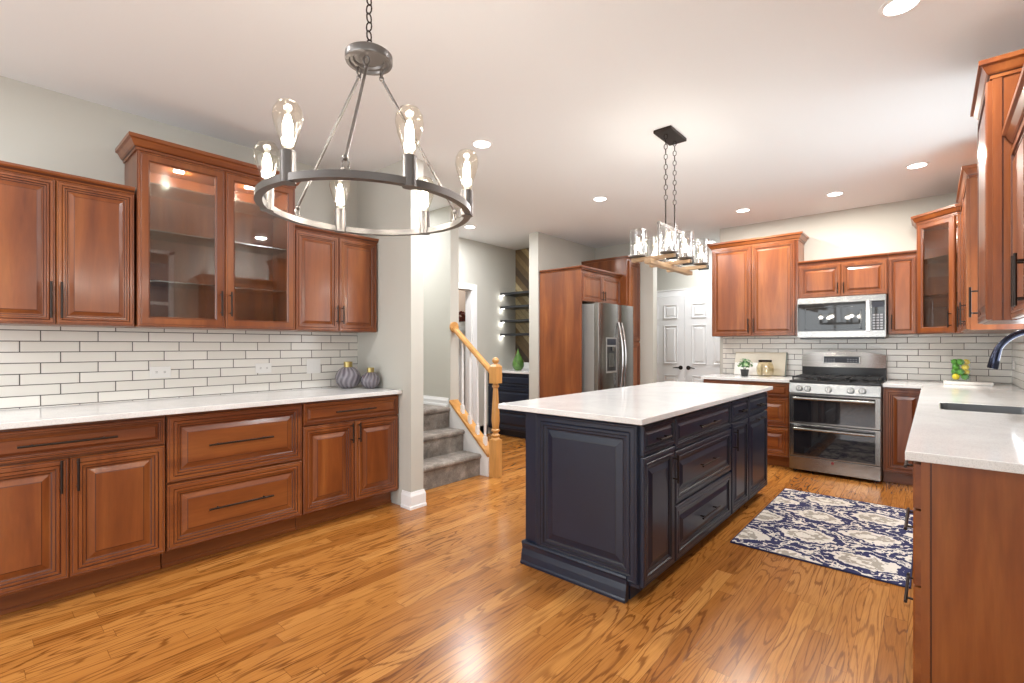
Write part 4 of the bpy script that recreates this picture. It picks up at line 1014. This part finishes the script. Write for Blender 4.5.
# newel
nx = 0.135; hw = 0.044
m_ = MB(); sq = math.sqrt(2)
m_.box(nx-hw, -hw, 0.001, nx+hw, hw, 0.36)
m_.lathe([(0.044*1.0, 0.36), (0.040, 0.372), (0.030, 0.380), (0.040, 0.392), (0.042, 0.402), (0.030, 0.414), (0.026, 0.424), (0.040, 0.44), (0.041, 0.452), (0.030, 0.464), (0.032, 0.48), (0.040, 0.54), (0.038, 0.62), (0.028, 0.78), (0.024, 0.855), (0.034, 0.865), (0.034, 0.878), (0.026, 0.888), (0.028, 0.90)], (nx, 0, 0), 24)
m_.box(nx-hw, -hw, 0.90, nx+hw, hw, 1.06)
m_.add([(nx-hw, -hw, 1.06), (nx+hw, -hw, 1.06), (nx+hw, hw, 1.06), (nx-hw, hw, 1.06), (nx-hw*.5, -hw*.5, 1.085), (nx+hw*.5, -hw*.5, 1.085), (nx+hw*.5, hw*.5, 1.085), (nx-hw*.5, hw*.5, 1.085)], [(0, 1, 5, 4), (1, 2, 6, 5), (2, 3, 7, 6), (3, 0, 4, 7), (4, 5, 6, 7)])
m_.lathe([(0.020, 1.085), (0.018, 1.092), (0.026, 1.096)], (nx, 0, 0), 20); m_.sphere((nx, 0, 1.118), 0.033, 20, 12)
m_.build('newel_post', 'oak', rl, smooth=True)
# handrail
hx0, hz0 = nx-hw, 1.005; hx1 = -0.468; hz1 = 1.455
pr2 = [(-0.030, -0.022), (0.030, -0.022), (0.034, 0.004), (0.024, 0.022), (0.0, 0.030), (-0.024, 0.022), (-0.034, 0.004)]
m_ = MB(); k_ = len(pr2)
for (x, z) in ((hx0, hz0), (hx1, hz1)): m_.v += [(x, a, z+b_) for a, b_ in pr2]
m_.f = [[j, (j+1) % k_, k_+(j+1) % k_, k_+j] for j in range(k_)]+[list(range(k_)), list(range(2*k_-1, k_-1, -1))]; m_.m = [0]*len(m_.f)
m_.tube([(hx1-0.001, 0, hz1), (hx1+0.022, 0, hz1-0.0)], 0.055, 24)
m_.build('handrail', 'oak_x', rl, smooth=True)
for i in range(4):
    x = -0.005-0.108*i; zb = slope_z(x)+0.012-0.045; zt = hz0+(hz1-hz0)*(hx0-x)/(hx0-hx1)-0.018
    m_ = MB(); m_.box(x-0.016, -0.016, zb-0.03, x+0.016, 0.016, zb+0.12)
    m_.lathe([(0.016, 0.12), (0.012, 0.13), (0.016, 0.14), (0.010, 0.155), (0.014, 0.19), (0.010, 0.5*(zt-zb)+0.1), (0.009, zt-zb)], (x, 0, zb), 14)
    m_.build('baluster', 'trim', rl, smooth=True)

# white pedestal with a vase of blooms in the room beyond the doorway
pdx, pdy = -5.52, 5.13
pd_ = empty('pedestal', (pdx, pdy, 0), 0, 'tall white pedestal in the room seen through the hall doorway', 'pedestal')
MB().box(-0.13, -0.13, 0.001, 0.13, 0.13, 0.10).box(-0.15, -0.15, 1.44, 0.15, 0.15, 1.48).build('plinth', 'trim', pd_, bevel=0.006)
MB().box(-0.10, -0.10, 0.10, 0.10, 0.10, 1.44).build('column', 'trim', pd_, bevel=0.004)
fv = empty('flower_vase', (pdx, pdy, 1.4805), 0, 'white vase of dark red dried blooms on the pedestal through the doorway', 'vase')
MB().lathe([(0.05, 0), (0.085, 0.05), (0.09, 0.09), (0.06, 0.14), (0.05, 0.155)], (0, 0, 0), 20).build('vase_body', 'white', fv, smooth=True)
tw = MB()
for i in range(26):
    a = random.uniform(0, 2*PI); r = random.uniform(0.0, 0.09); z = random.uniform(0.17, 0.31)
    tw.tube([(0, 0, 0.15), (r*math.cos(a)*0.6, r*math.sin(a)*0.6, z*0.8+0.03), (r*math.cos(a), r*math.sin(a), z)], 0.003, 5)
    tw.sphere((r*math.cos(a), r*math.sin(a), z), random.uniform(0.018, 0.03), 8, 6)
tw.build('blooms', 'twig', fv, smooth=True)

# ------------------------------------------------------------------ ceiling cans
can = empty('recessed_light', (0, 0, H), 0, '', 'ceiling light')
MB().lathe([(0.060, -0.0005), (0.078, -0.0005), (0.078, -0.004), (0.060, -0.008)], (0, 0, 0), 40, loop=True).build('trim_ring', 'trim', can, smooth=True)
MB().lathe([(0.0585, -0.001), (0.0585, -0.005), (0.001, -0.0055)], (0, 0, 0), 40).build('lens', 'can_glow', can, smooth=True)
CANS = [(-2.445, 2.464, 'round recessed ceiling light nearest the grey wall end, right of the ring chandelier'),
        (-2.479, 4.155, 'round recessed ceiling light over the walkway, between the two chandeliers'),
        (-4.257, 4.082, 'round recessed ceiling light in the hall near the stairs'),
        (-1.532, 5.52, 'round recessed ceiling light above the tall cabinet left of the microwave'),
        (-0.702, 5.503, 'round recessed ceiling light above the microwave'),
        (-0.093, 5.071, 'round recessed ceiling light near the diagonal glass cabinet'),
        (-0.101, 2.638, 'largest looking round recessed ceiling light, cut by the top picture edge')]
for i, (x, y, lb) in enumerate(CANS):
    o = can if i == 0 else copy_tree(can)
    o.location = (x, y, H); tag(o, lb, 'ceiling light', 'recessed ceiling lights')
    area('can_lamp', (x, y, H-0.012), (0, 0, 0), 0.12, 0, 17 if i in (3, 4, 5) else 20, (1.0, 0.95, 0.88) if i in (3, 4, 5) else (0.97, 0.98, 1.0), 'DISK')
for x, y, lb in ((-2.4, -0.2, 'round recessed ceiling light by the left cabinets, beside the camera'), (-2.4, -1.8, 'round recessed ceiling light behind the camera on the left'),
        (-2.35, 6.9, 'added unseen recessed ceiling light brightening the white closet doors'), (-4.4, 2.84, 'added unseen recessed ceiling light brightening the stair landing'), (-6.2, 4.9, 'added unseen recessed ceiling light brightening the room beyond the hall doorway')):  # closet, landing and far-room cans are added fill, out of sight
    o = copy_tree(can); o.location = (x, y, H); tag(o, lb, 'ceiling light', 'recessed ceiling lights')
    area('can_lamp', (x, y, H-0.012), (0, 0, 0), 0.13, 0, 18, (0.96, 0.98, 1.0), 'DISK')

# ------------------------------------------------------------------ ring chandelier
CX, CY, CZ = -1.306, 0.823, 1.68
Rv = Vector((math.cos(YAW), math.sin(YAW))); Fv = Vector((-math.sin(YAW), math.cos(YAW)))
ch = empty('ring_chandelier', (CX, CY, CZ), 0, 'round steel ring chandelier with six clear filament bulbs', 'chandelier')
def pol(phi, r): d = Rv*math.cos(phi)*r-Fv*math.sin(phi)*r; return d.x, d.y
MB().lathe([(0.292, -0.010), (0.313, -0.010), (0.313, 0.009), (0.292, 0.009)], (0, 0, 0), 96, loop=True).build('ring', 'nickel', ch, smooth=True, weld=True)
def link_chain(mb, p0, p1, ln=0.034, wd=0.010, r=0.0024):
    p0 = Vector(p0); p1 = Vector(p1); D = p1-p0; n = max(1, int(D.length/(ln-2*r*1.6))); st_ = D/n; dn = D.normalized()
    a = dn.cross(Vector((1, 0.3, 0))).normalized(); b = dn.cross(a).normalized()
    for i in range(n):
        c = p0+st_*(i+0.5); sd = a if i % 2 else b; L2 = st_.length*0.5+r*0.8; pts = []
        for k in range(12):
            t = 2*PI*k/12; pts.append(c+dn*(L2*0.72*math.copysign(abs(math.sin(t))**0.7, math.sin(t))*1.38*0.9)+sd*(wd*math.cos(t)))
        mb.tube(pts, r, 6, closed=True)
bulb_prof = [(r*1.14, z*1.06) for r, z in [(0.013, 0), (0.0135, 0.012), (0.018, 0.030), (0.027, 0.058), (0.032, 0.082), (0.0305, 0.100), (0.022, 0.116), (0.010, 0.123), (0.001, 0.125)]]
b0_ = None
for k in range(6):
    ph = math.radians(-6+60*k); x, y = pol(ph, 0.300)
    if b0_ is None:
        s0 = MB().lathe([(0.019, 0.0), (0.019, 0.080), (0.0145, 0.081), (0.001, 0.081)], (0, 0, -0.012), 24).build('lamp_socket', 'nickel', ch, smooth=True)
        b0_ = MB().lathe(bulb_prof, (0, 0, 0.066), 24).build('bulb', 'bulb_glass', s0, smooth=True)
        f = MB()
        for q in range(6):
            a = 2*PI*q/6; f.tube([(0.004*math.cos(a), 0.004*math.sin(a), 0.085), (0.010*math.cos(a+0.3), 0.010*math.sin(a+0.3), 0.112), (0.010*math.cos(a+0.3), 0.010*math.sin(a+0.3), 0.135), (0.004*math.cos(a+0.6), 0.004*math.sin(a+0.6), 0.158)], 0.0030, 6)
        f0 = f.build('filament', 'filament', s0)
        s_ = s0
    else:
        s_ = copy_tree(s0, ch)
    s_.location = (x, y, 0)
    l_ = bpy.data.lights.new('bulb_lamp', 'POINT'); l_.energy = 3.6; l_.shadow_soft_size = 0.03; l_.color = (1, 0.965, 0.92)
    lo = bpy.data.objects.new('bulb_lamp', l_); COL.objects.link(lo); lo.location = (CX+x, CY+y, CZ+0.12)
hubz = 2.125-CZ
MB().lathe([(0.001, 0.008), (0.044, 0.008), (0.047, 0.001), (0.056, 0.001), (0.059, -0.006), (0.069, -0.006), (0.071, -0.002), (0.071, 0.016), (0.066, 0.020), (0.02, 0.022), (0.010, 0.034), (0.001, 0.036)], (0, 0, hubz+0.012), 40).build('hub', 'nickel', ch, smooth=True)
for k in range(3):
    ph = math.radians(84+120*k); x0, y0 = pol(ph, 0.040); x1, y1 = pol(ph, 0.302)
    m_ = MB(); zt, zb = hubz-0.03, 0.042
    m_.tube([(x0, y0, zt), (x1, y1, zb)], 0.0045, 10); m_.sphere((x0, y0, zt), 0.008, 10, 8); m_.sphere((x1, y1, zb), 0.008, 10, 8)
    m_.build('suspension_rod', 'nickel', ch, smooth=True)
    m_ = MB()
    for (x, y, z, s_) in ((x1, y1, 0.026, 0.012), (x0, y0, hubz-0.010, 0.012)):
        dx, dy = pol(ph+R90, 1.0)
        m_.tube([(x+dx*s_*0.7*math.cos(t), y+dy*s_*0.7*math.cos(t), z+s_*1.1*math.sin(t)) for t in [2*PI*j/14 for j in range(14)]], 0.0028, 6, closed=True)
    m_.box(x1-0.009, y1-0.009, 0.010, x1+0.009, y1+0.009, 0.016)
    m_.build('hook_loop', 'nickel', ch, smooth=True)
m_ = MB(); link_chain(m_, (0, 0, hubz+0.05), (0, 0, H-CZ-0.03)); m_.build('chain', 'bronze', ch, smooth=True)
MB().lathe([(0.001, -0.045), (0.012, -0.04), (0.05, -0.025), (0.065, -0.001)], (0, 0, H-CZ), 32).build('ceiling_canopy', 'nickel', ch, smooth=True)

# ------------------------------------------------------------------ linear jar chandelier above the island
QX, QY, QZ = -1.362, 3.215, 1.83
lc_ = empty('linear_chandelier', (QX, QY, QZ), 0, 'rustic wood and iron linear chandelier with six glass jar shades', 'chandelier')
MB().box(-0.022, -0.355, -0.045, 0.022, 0.355, -0.015).build('wood_beam', 'rustic', lc_, bevel=0.003)
for k, yy in enumerate((-0.27, 0.0, 0.29)):
    MB().box(-0.145, yy-0.020, -0.014, 0.145, yy+0.020, 0.010).build('cross_arm', 'rustic_x', lc_, bevel=0.003)
    MB().box(0.09, yy-0.010, -0.024, 0.16, yy+0.010, -0.0145).box(0.156, yy-0.010, -0.0145, 0.16, yy+0.010, 0.008).build('iron_bracket', 'iron', lc_)
j0 = None
for yy in (-0.27, 0.0, 0.29):
    for xx in (-0.105, 0.105):
        if j0 is None:
            j0 = MB().lathe([(0.020, 0.0105), (0.052, 0.018), (0.054, 0.024), (0.046, 0.026), (0.001, 0.026)], (0, 0, 0), 28).build('shade_cup', 'nickel', lc_, smooth=True)
            MB().lathe([(0.050, 0.027), (0.053, 0.035), (0.053, 0.190), (0.0555, 0.194), (0.0535, 0.196), (0.0505, 0.190), (0.0495, 0.036), (0.047, 0.030)], (0, 0, 0), 32, loop=True).build('glass_shade', 'jar_glass', j0, smooth=True)
            MB().lathe([(0.014, 0.026), (0.014, 0.062), (0.001, 0.062)], (0, 0, 0), 16).build('lamp_socket', 'nickel', j0, smooth=True)
            MB().lathe([(r*0.8, z*0.75) for r, z in bulb_prof], (0, 0, 0.062), 20).build('bulb', 'bulb_glass', j0, smooth=True)
            f = MB()
            for q in range(5):
                a = 2*PI*q/5; f.tube([(0.004*math.cos(a), 0.004*math.sin(a), 0.075), (0.008*math.cos(a+0.3), 0.008*math.sin(a+0.3), 0.10), (0.004*math.cos(a+0.6), 0.004*math.sin(a+0.6), 0.135)], 0.0030, 6)
            f.build('filament', 'filament', j0)
            j_ = j0
        else: j_ = copy_tree(j0, lc_)
        j_.location = (xx, yy, 0)
        l_ = bpy.data.lights.new('jar_lamp', 'POINT'); l_.energy = 2.5; l_.shadow_soft_size = 0.03; l_.color = (1, 0.975, 0.94)
        lo = bpy.data.objects.new('jar_lamp', l_); COL.objects.link(lo); lo.location = (QX+xx, QY+yy, QZ+0.11)
MB().box(-0.009, -0.19, 0.235, 0.009, 0.19, 0.253).box(-0.006, -0.19, -0.014, 0.006, -0.178, 0.235).box(-0.006, 0.178, -0.014, 0.006, 0.19, 0.235).build('hanging_frame', 'nickel', lc_, bevel=0.001)
for yy in (-0.075, 0.075):
    m_ = MB(); m_.cyl((0, yy, 0.253), (0, yy, 0.42), 0.005, 10); link_chain(m_, (0, yy, 0.42), (0, yy, H-QZ-0.022), wd=0.011, ln=0.042)
    m_.build('chain', 'bronze', lc_, smooth=True)
MB().box(-0.062, -0.135, H-QZ-0.022, 0.062, 0.135, H-QZ-0.0005).build('ceiling_canopy', 'bronze', lc_, bevel=0.003)

# ------------------------------------------------------------------ things on the counters
def round_vase(x, y, R_, neck, label):
    v_ = empty('glass_vase', (x, y, 0.9145), 0, label, 'vase')
    pr = [(R_*0.45, 0.0)]
    for i in range(1, 15):
        a = -PI/2+0.45+(PI-0.45-0.35)*i/14; pr.append((R_*math.cos(a), R_*0.93*(1+math.sin(a))-0.001 - R_*0.93*(1+math.sin(-PI/2+0.45))*1.0))
    top = pr[-1]
    MB().lathe(pr, (0, 0, 0), 40).build('vase_body', 'smoke', v_, smooth=True)
    MB().lathe([(neck, top[1]-0.004), (neck*1.02, top[1]+neck*1.25), (neck*0.82, top[1]+neck*1.25), (neck*0.8, top[1]-0.002)], (0, 0, 0), 28, loop=True).build('gold_collar', 'brass', v_, smooth=True)
    return v_
round_vase(-3.60, 2.075, 0.102, 0.034, 'larger smoky purple ribbed glass vase with gold neck')
round_vase(-3.445, 2.185, 0.078, 0.028, 'smaller smoky purple ribbed glass vase with gold neck')
# plant
pl = empty('potted_plant', (-1.60, 5.83, 0.9145), 0, 'small leafy green plant in a black pot left of the boards', 'plant')
MB().lathe([(0.034, 0), (0.045, 0.075), (0.048, 0.078), (0.043, 0.078), (0.040, 0.068), (0.001, 0.066)], (0, 0, 0), 20).build('pot', 'black', pl, smooth=True)
fo = MB()
for i in range(150):
    a = random.uniform(0, 2*PI); el = random.uniform(-0.1, 1.45); r = random.uniform(0.05, 0.088)
    c = Vector((r*math.cos(el)*math.cos(a), r*math.cos(el)*math.sin(a), 0.115+r*math.sin(el)))
    n_ = (c-Vector((0, 0, 0.10))).normalized(); t_ = n_.cross(Vector((random.random()-.5, random.random()-.5, random.random()))).normalized(); u_ = n_.cross(t_)
    s_ = random.uniform(0.012, 0.021); tip = c+t_*s_+n_*0.004
    fo.add([c-t_*s_, c+u_*s_*0.55+n_*0.003, tip, c-u_*s_*0.55+n_*0.003], [(0, 1, 2, 3)], 1 if random.random() < 0.25 else 0)
for i in range(12):
    a = 2*PI*i/12; fo.tube([(0, 0, 0.066), (0.03*math.cos(a), 0.03*math.sin(a), 0.12), (0.055*math.cos(a), 0.055*math.sin(a), 0.15)], 0.0018, 5)
fo.build('foliage', ['leaf', 'leaf2'], pl)
# glass jar with dark rim
gj = empty('glass_jar', (-1.42, 5.96, 0.9145), 0, 'wide amber-tinted glass jar with dark rim, in front of the boards', 'jar')
MB().lathe([(0.001, 0.0), (0.060, 0), (0.078, 0.015), (0.088, 0.06), (0.088, 0.10), (0.072, 0.150), (0.062, 0.165)], (0, 0, 0), 32, cap=False).build('jar_body', 'amber_glass', gj, smooth=True)
MB().lathe([(0.062, 0.162), (0.068, 0.164), (0.068, 0.184), (0.062, 0.186), (0.058, 0.184), (0.058, 0.164)], (0, 0, 0), 32, loop=True).build('rim', 'bronze', gj, smooth=True)
# boards leaning on the tile
def leaning(name, x0, x1, h, t, ybot, ytop, mats, label, edge=False):
    rt = MB(); L_ = math.hypot(h, ytop-ybot); 
    rt.box(0, -t, 0, x1-x0, 0, L_)
    o = rt.build(name, mats, bevel=0.002); o.location = (x0, ybot, 0.9165); o.rotation_euler = (-math.atan2(ytop-ybot, h), 0, 0)
    return tag(o, label, 'board')
o = leaning('serving_board', -1.80, -1.255, 0.262, 0.018, 6.12, 6.205, 'board', 'large cream rectangular board leaning on the tiles behind the jar')
MB().box(0.5452, -0.0185, 0.0, 0.556, 0.0005, 0.2755).build('board_edge', 'board_edge', o)
leaning('serving_board', -1.78, -1.49, 0.145, 0.012, 6.065, 6.10, 'marble', 'smaller white marble board leaning in front of the cream board')
# tray with fruit vase
tr = tag(MB().box(0.075, 5.80, 0.9145, 0.395, 5.99, 0.942).build('serving_tray', 'marble', bevel=0.004), 'long white marble slab under the fruit vase', 'tray')
fvx, fvy = 0.190, 5.90
gv_ = empty('fruit_vase', (fvx, fvy, 0.9425), 0, 'square clear glass vase filled with limes and lemons', 'vase')
hwv = 0.066
MB().box(-hwv, -hwv, 0, hwv, hwv, 0.012).box(-hwv, -hwv, 0.012, -hwv+0.005, hwv, 0.195).box(hwv-0.005, -hwv, 0.012, hwv, hwv, 0.195).box(-hwv+0.005, -hwv, 0.012, hwv-0.005, -hwv+0.005, 0.195).box(-hwv+0.005, hwv-0.005, 0.012, hwv-0.005, hwv, 0.165).build('vase_body', 'clear_glass', gv_)
fruit = {}
FL = ((0.040, 'bottom', ((-1, -1), (1, -1), (-1, 1), (1, 1))), (0.084, 'second', ((0, -1.18), (-1.18, 0), (1.18, 0), (0, 1.18))), (0.128, 'third', ((-1, -1), (1, -1), (-1, 1), (1, 1))), (0.172, 'top', ((0, -1.18), (-1.18, 0), (1.18, 0), (0, 1.18))))
YEL = {('bottom', -1, -1), ('second', 1.18, 0), ('third', 1, -1), ('top', 1.18, 0), ('bottom', 1, 1)}
spots = [('lemon' if (nm, sx, sy) in YEL else 'lime', sx*0.0305, sy*0.0305, z, '%s layer, %s' % (nm, ('front ' if sy < 0 else 'back ' if sy > 0 else '')+('left' if sx < 0 else 'right' if sx > 0 else 'middle'))) for z, nm, pp in FL for sx, sy in pp]
for kind, x, y, z, where in spots:
    if kind not in fruit:
        r = 0.0262
        m_ = MB(); m_.sphere((0, 0, 0), r, 20, 14, sc=(1, 1, 1.03)); fruit[kind] = o = m_.build(kind, kind, smooth=True)
        MB().lathe([(0.004, 0.0), (0.003, 0.004), (0.001, 0.005)], (0, 0, r*1.10), 8).build('stem_nub', 'leaf', o)
    else: o = copy_tree(fruit[kind])
    o.location = (fvx+x, fvy+y, 0.9425+z); o.rotation_euler = (random.uniform(0.2, 0.9), random.uniform(0, 1), random.uniform(0, 6))
    tag(o, '%s %s in the square glass vase, %s' % ('yellow' if kind == 'lemon' else 'green', kind, where), 'fruit', kind+'s in the glass vase')

# rug
rugm = MB(); nx_, ny_ = 30, 50; rx0, rx1, ry0, ry1 = -0.968, -0.09, 3.235, 4.745
rugm.box(rx0, ry0, 0.001, rx1, ry1, 0.011)
rug = rugm.build('area_rug', 'rug', bevel=0.003); tag(rug, 'navy and white medallion runner rug on the oak floor by the range', 'rug')
e_ = MB(); e_.box(rx0-0.006, ry0-0.006, 0.001, rx1+0.006, ry0, 0.0105).box(rx0-0.006, ry1, 0.001, rx1+0.006, ry1+0.006, 0.0105).box(rx0-0.006, ry0, 0.001, rx0, ry1, 0.0105).box(rx1, ry0, 0.001, rx1+0.006, ry1, 0.0105)
e_.build('binding', 'rug_edge', rug, bevel=0.002)

# outlets on the tile
def outlet(loc, rz, label, switch=False):
    o = empty('wall_outlet', loc, rz, label, 'outlet')
    MB().box(-0.057 if not switch else -0.057, -0.006, -0.058 if switch else -0.036, 0.057, 0, 0.058 if switch else 0.036).build('cover_plate', 'white', o, bevel=0.002)
    s_ = MB()
    if switch:
        for q in (-0.024, 0.024): s_.box(q-0.016, -0.009, -0.032, q+0.016, -0.0055, 0.032)
        s_.build('rocker_switch', 'white', o, bevel=0.001)
    else:
        for q in (-0.022, 0.022):
            s_.box(q-0.015, -0.0085, -0.014, q+0.015, -0.0055, 0.014, 0)
            s_.box(q-0.006, -0.009, 0.003, q+0.006, -0.0084, 0.005, 1); s_.box(q-0.006, -0.009, -0.005, q+0.006, -0.0084, -0.003, 1)
        s_.build('socket', ['white', 'black'], o)
    return o
outlet((WL+0.0085, 0.844, 1.089), R90, 'white outlet on the left tile wall, leftmost, below the glass cabinet')
outlet((WL+0.0085, 1.484, 1.093), R90, 'white outlet on the left tile wall between the two other plates')
outlet((WL+0.0085, 1.872, 1.096), R90, 'white rocker switch plate on the left tile wall nearest the vases', True)
outlet((WR-0.0085, 6.02, 1.09), -R90, 'white outlet on the right tile wall at the corner')
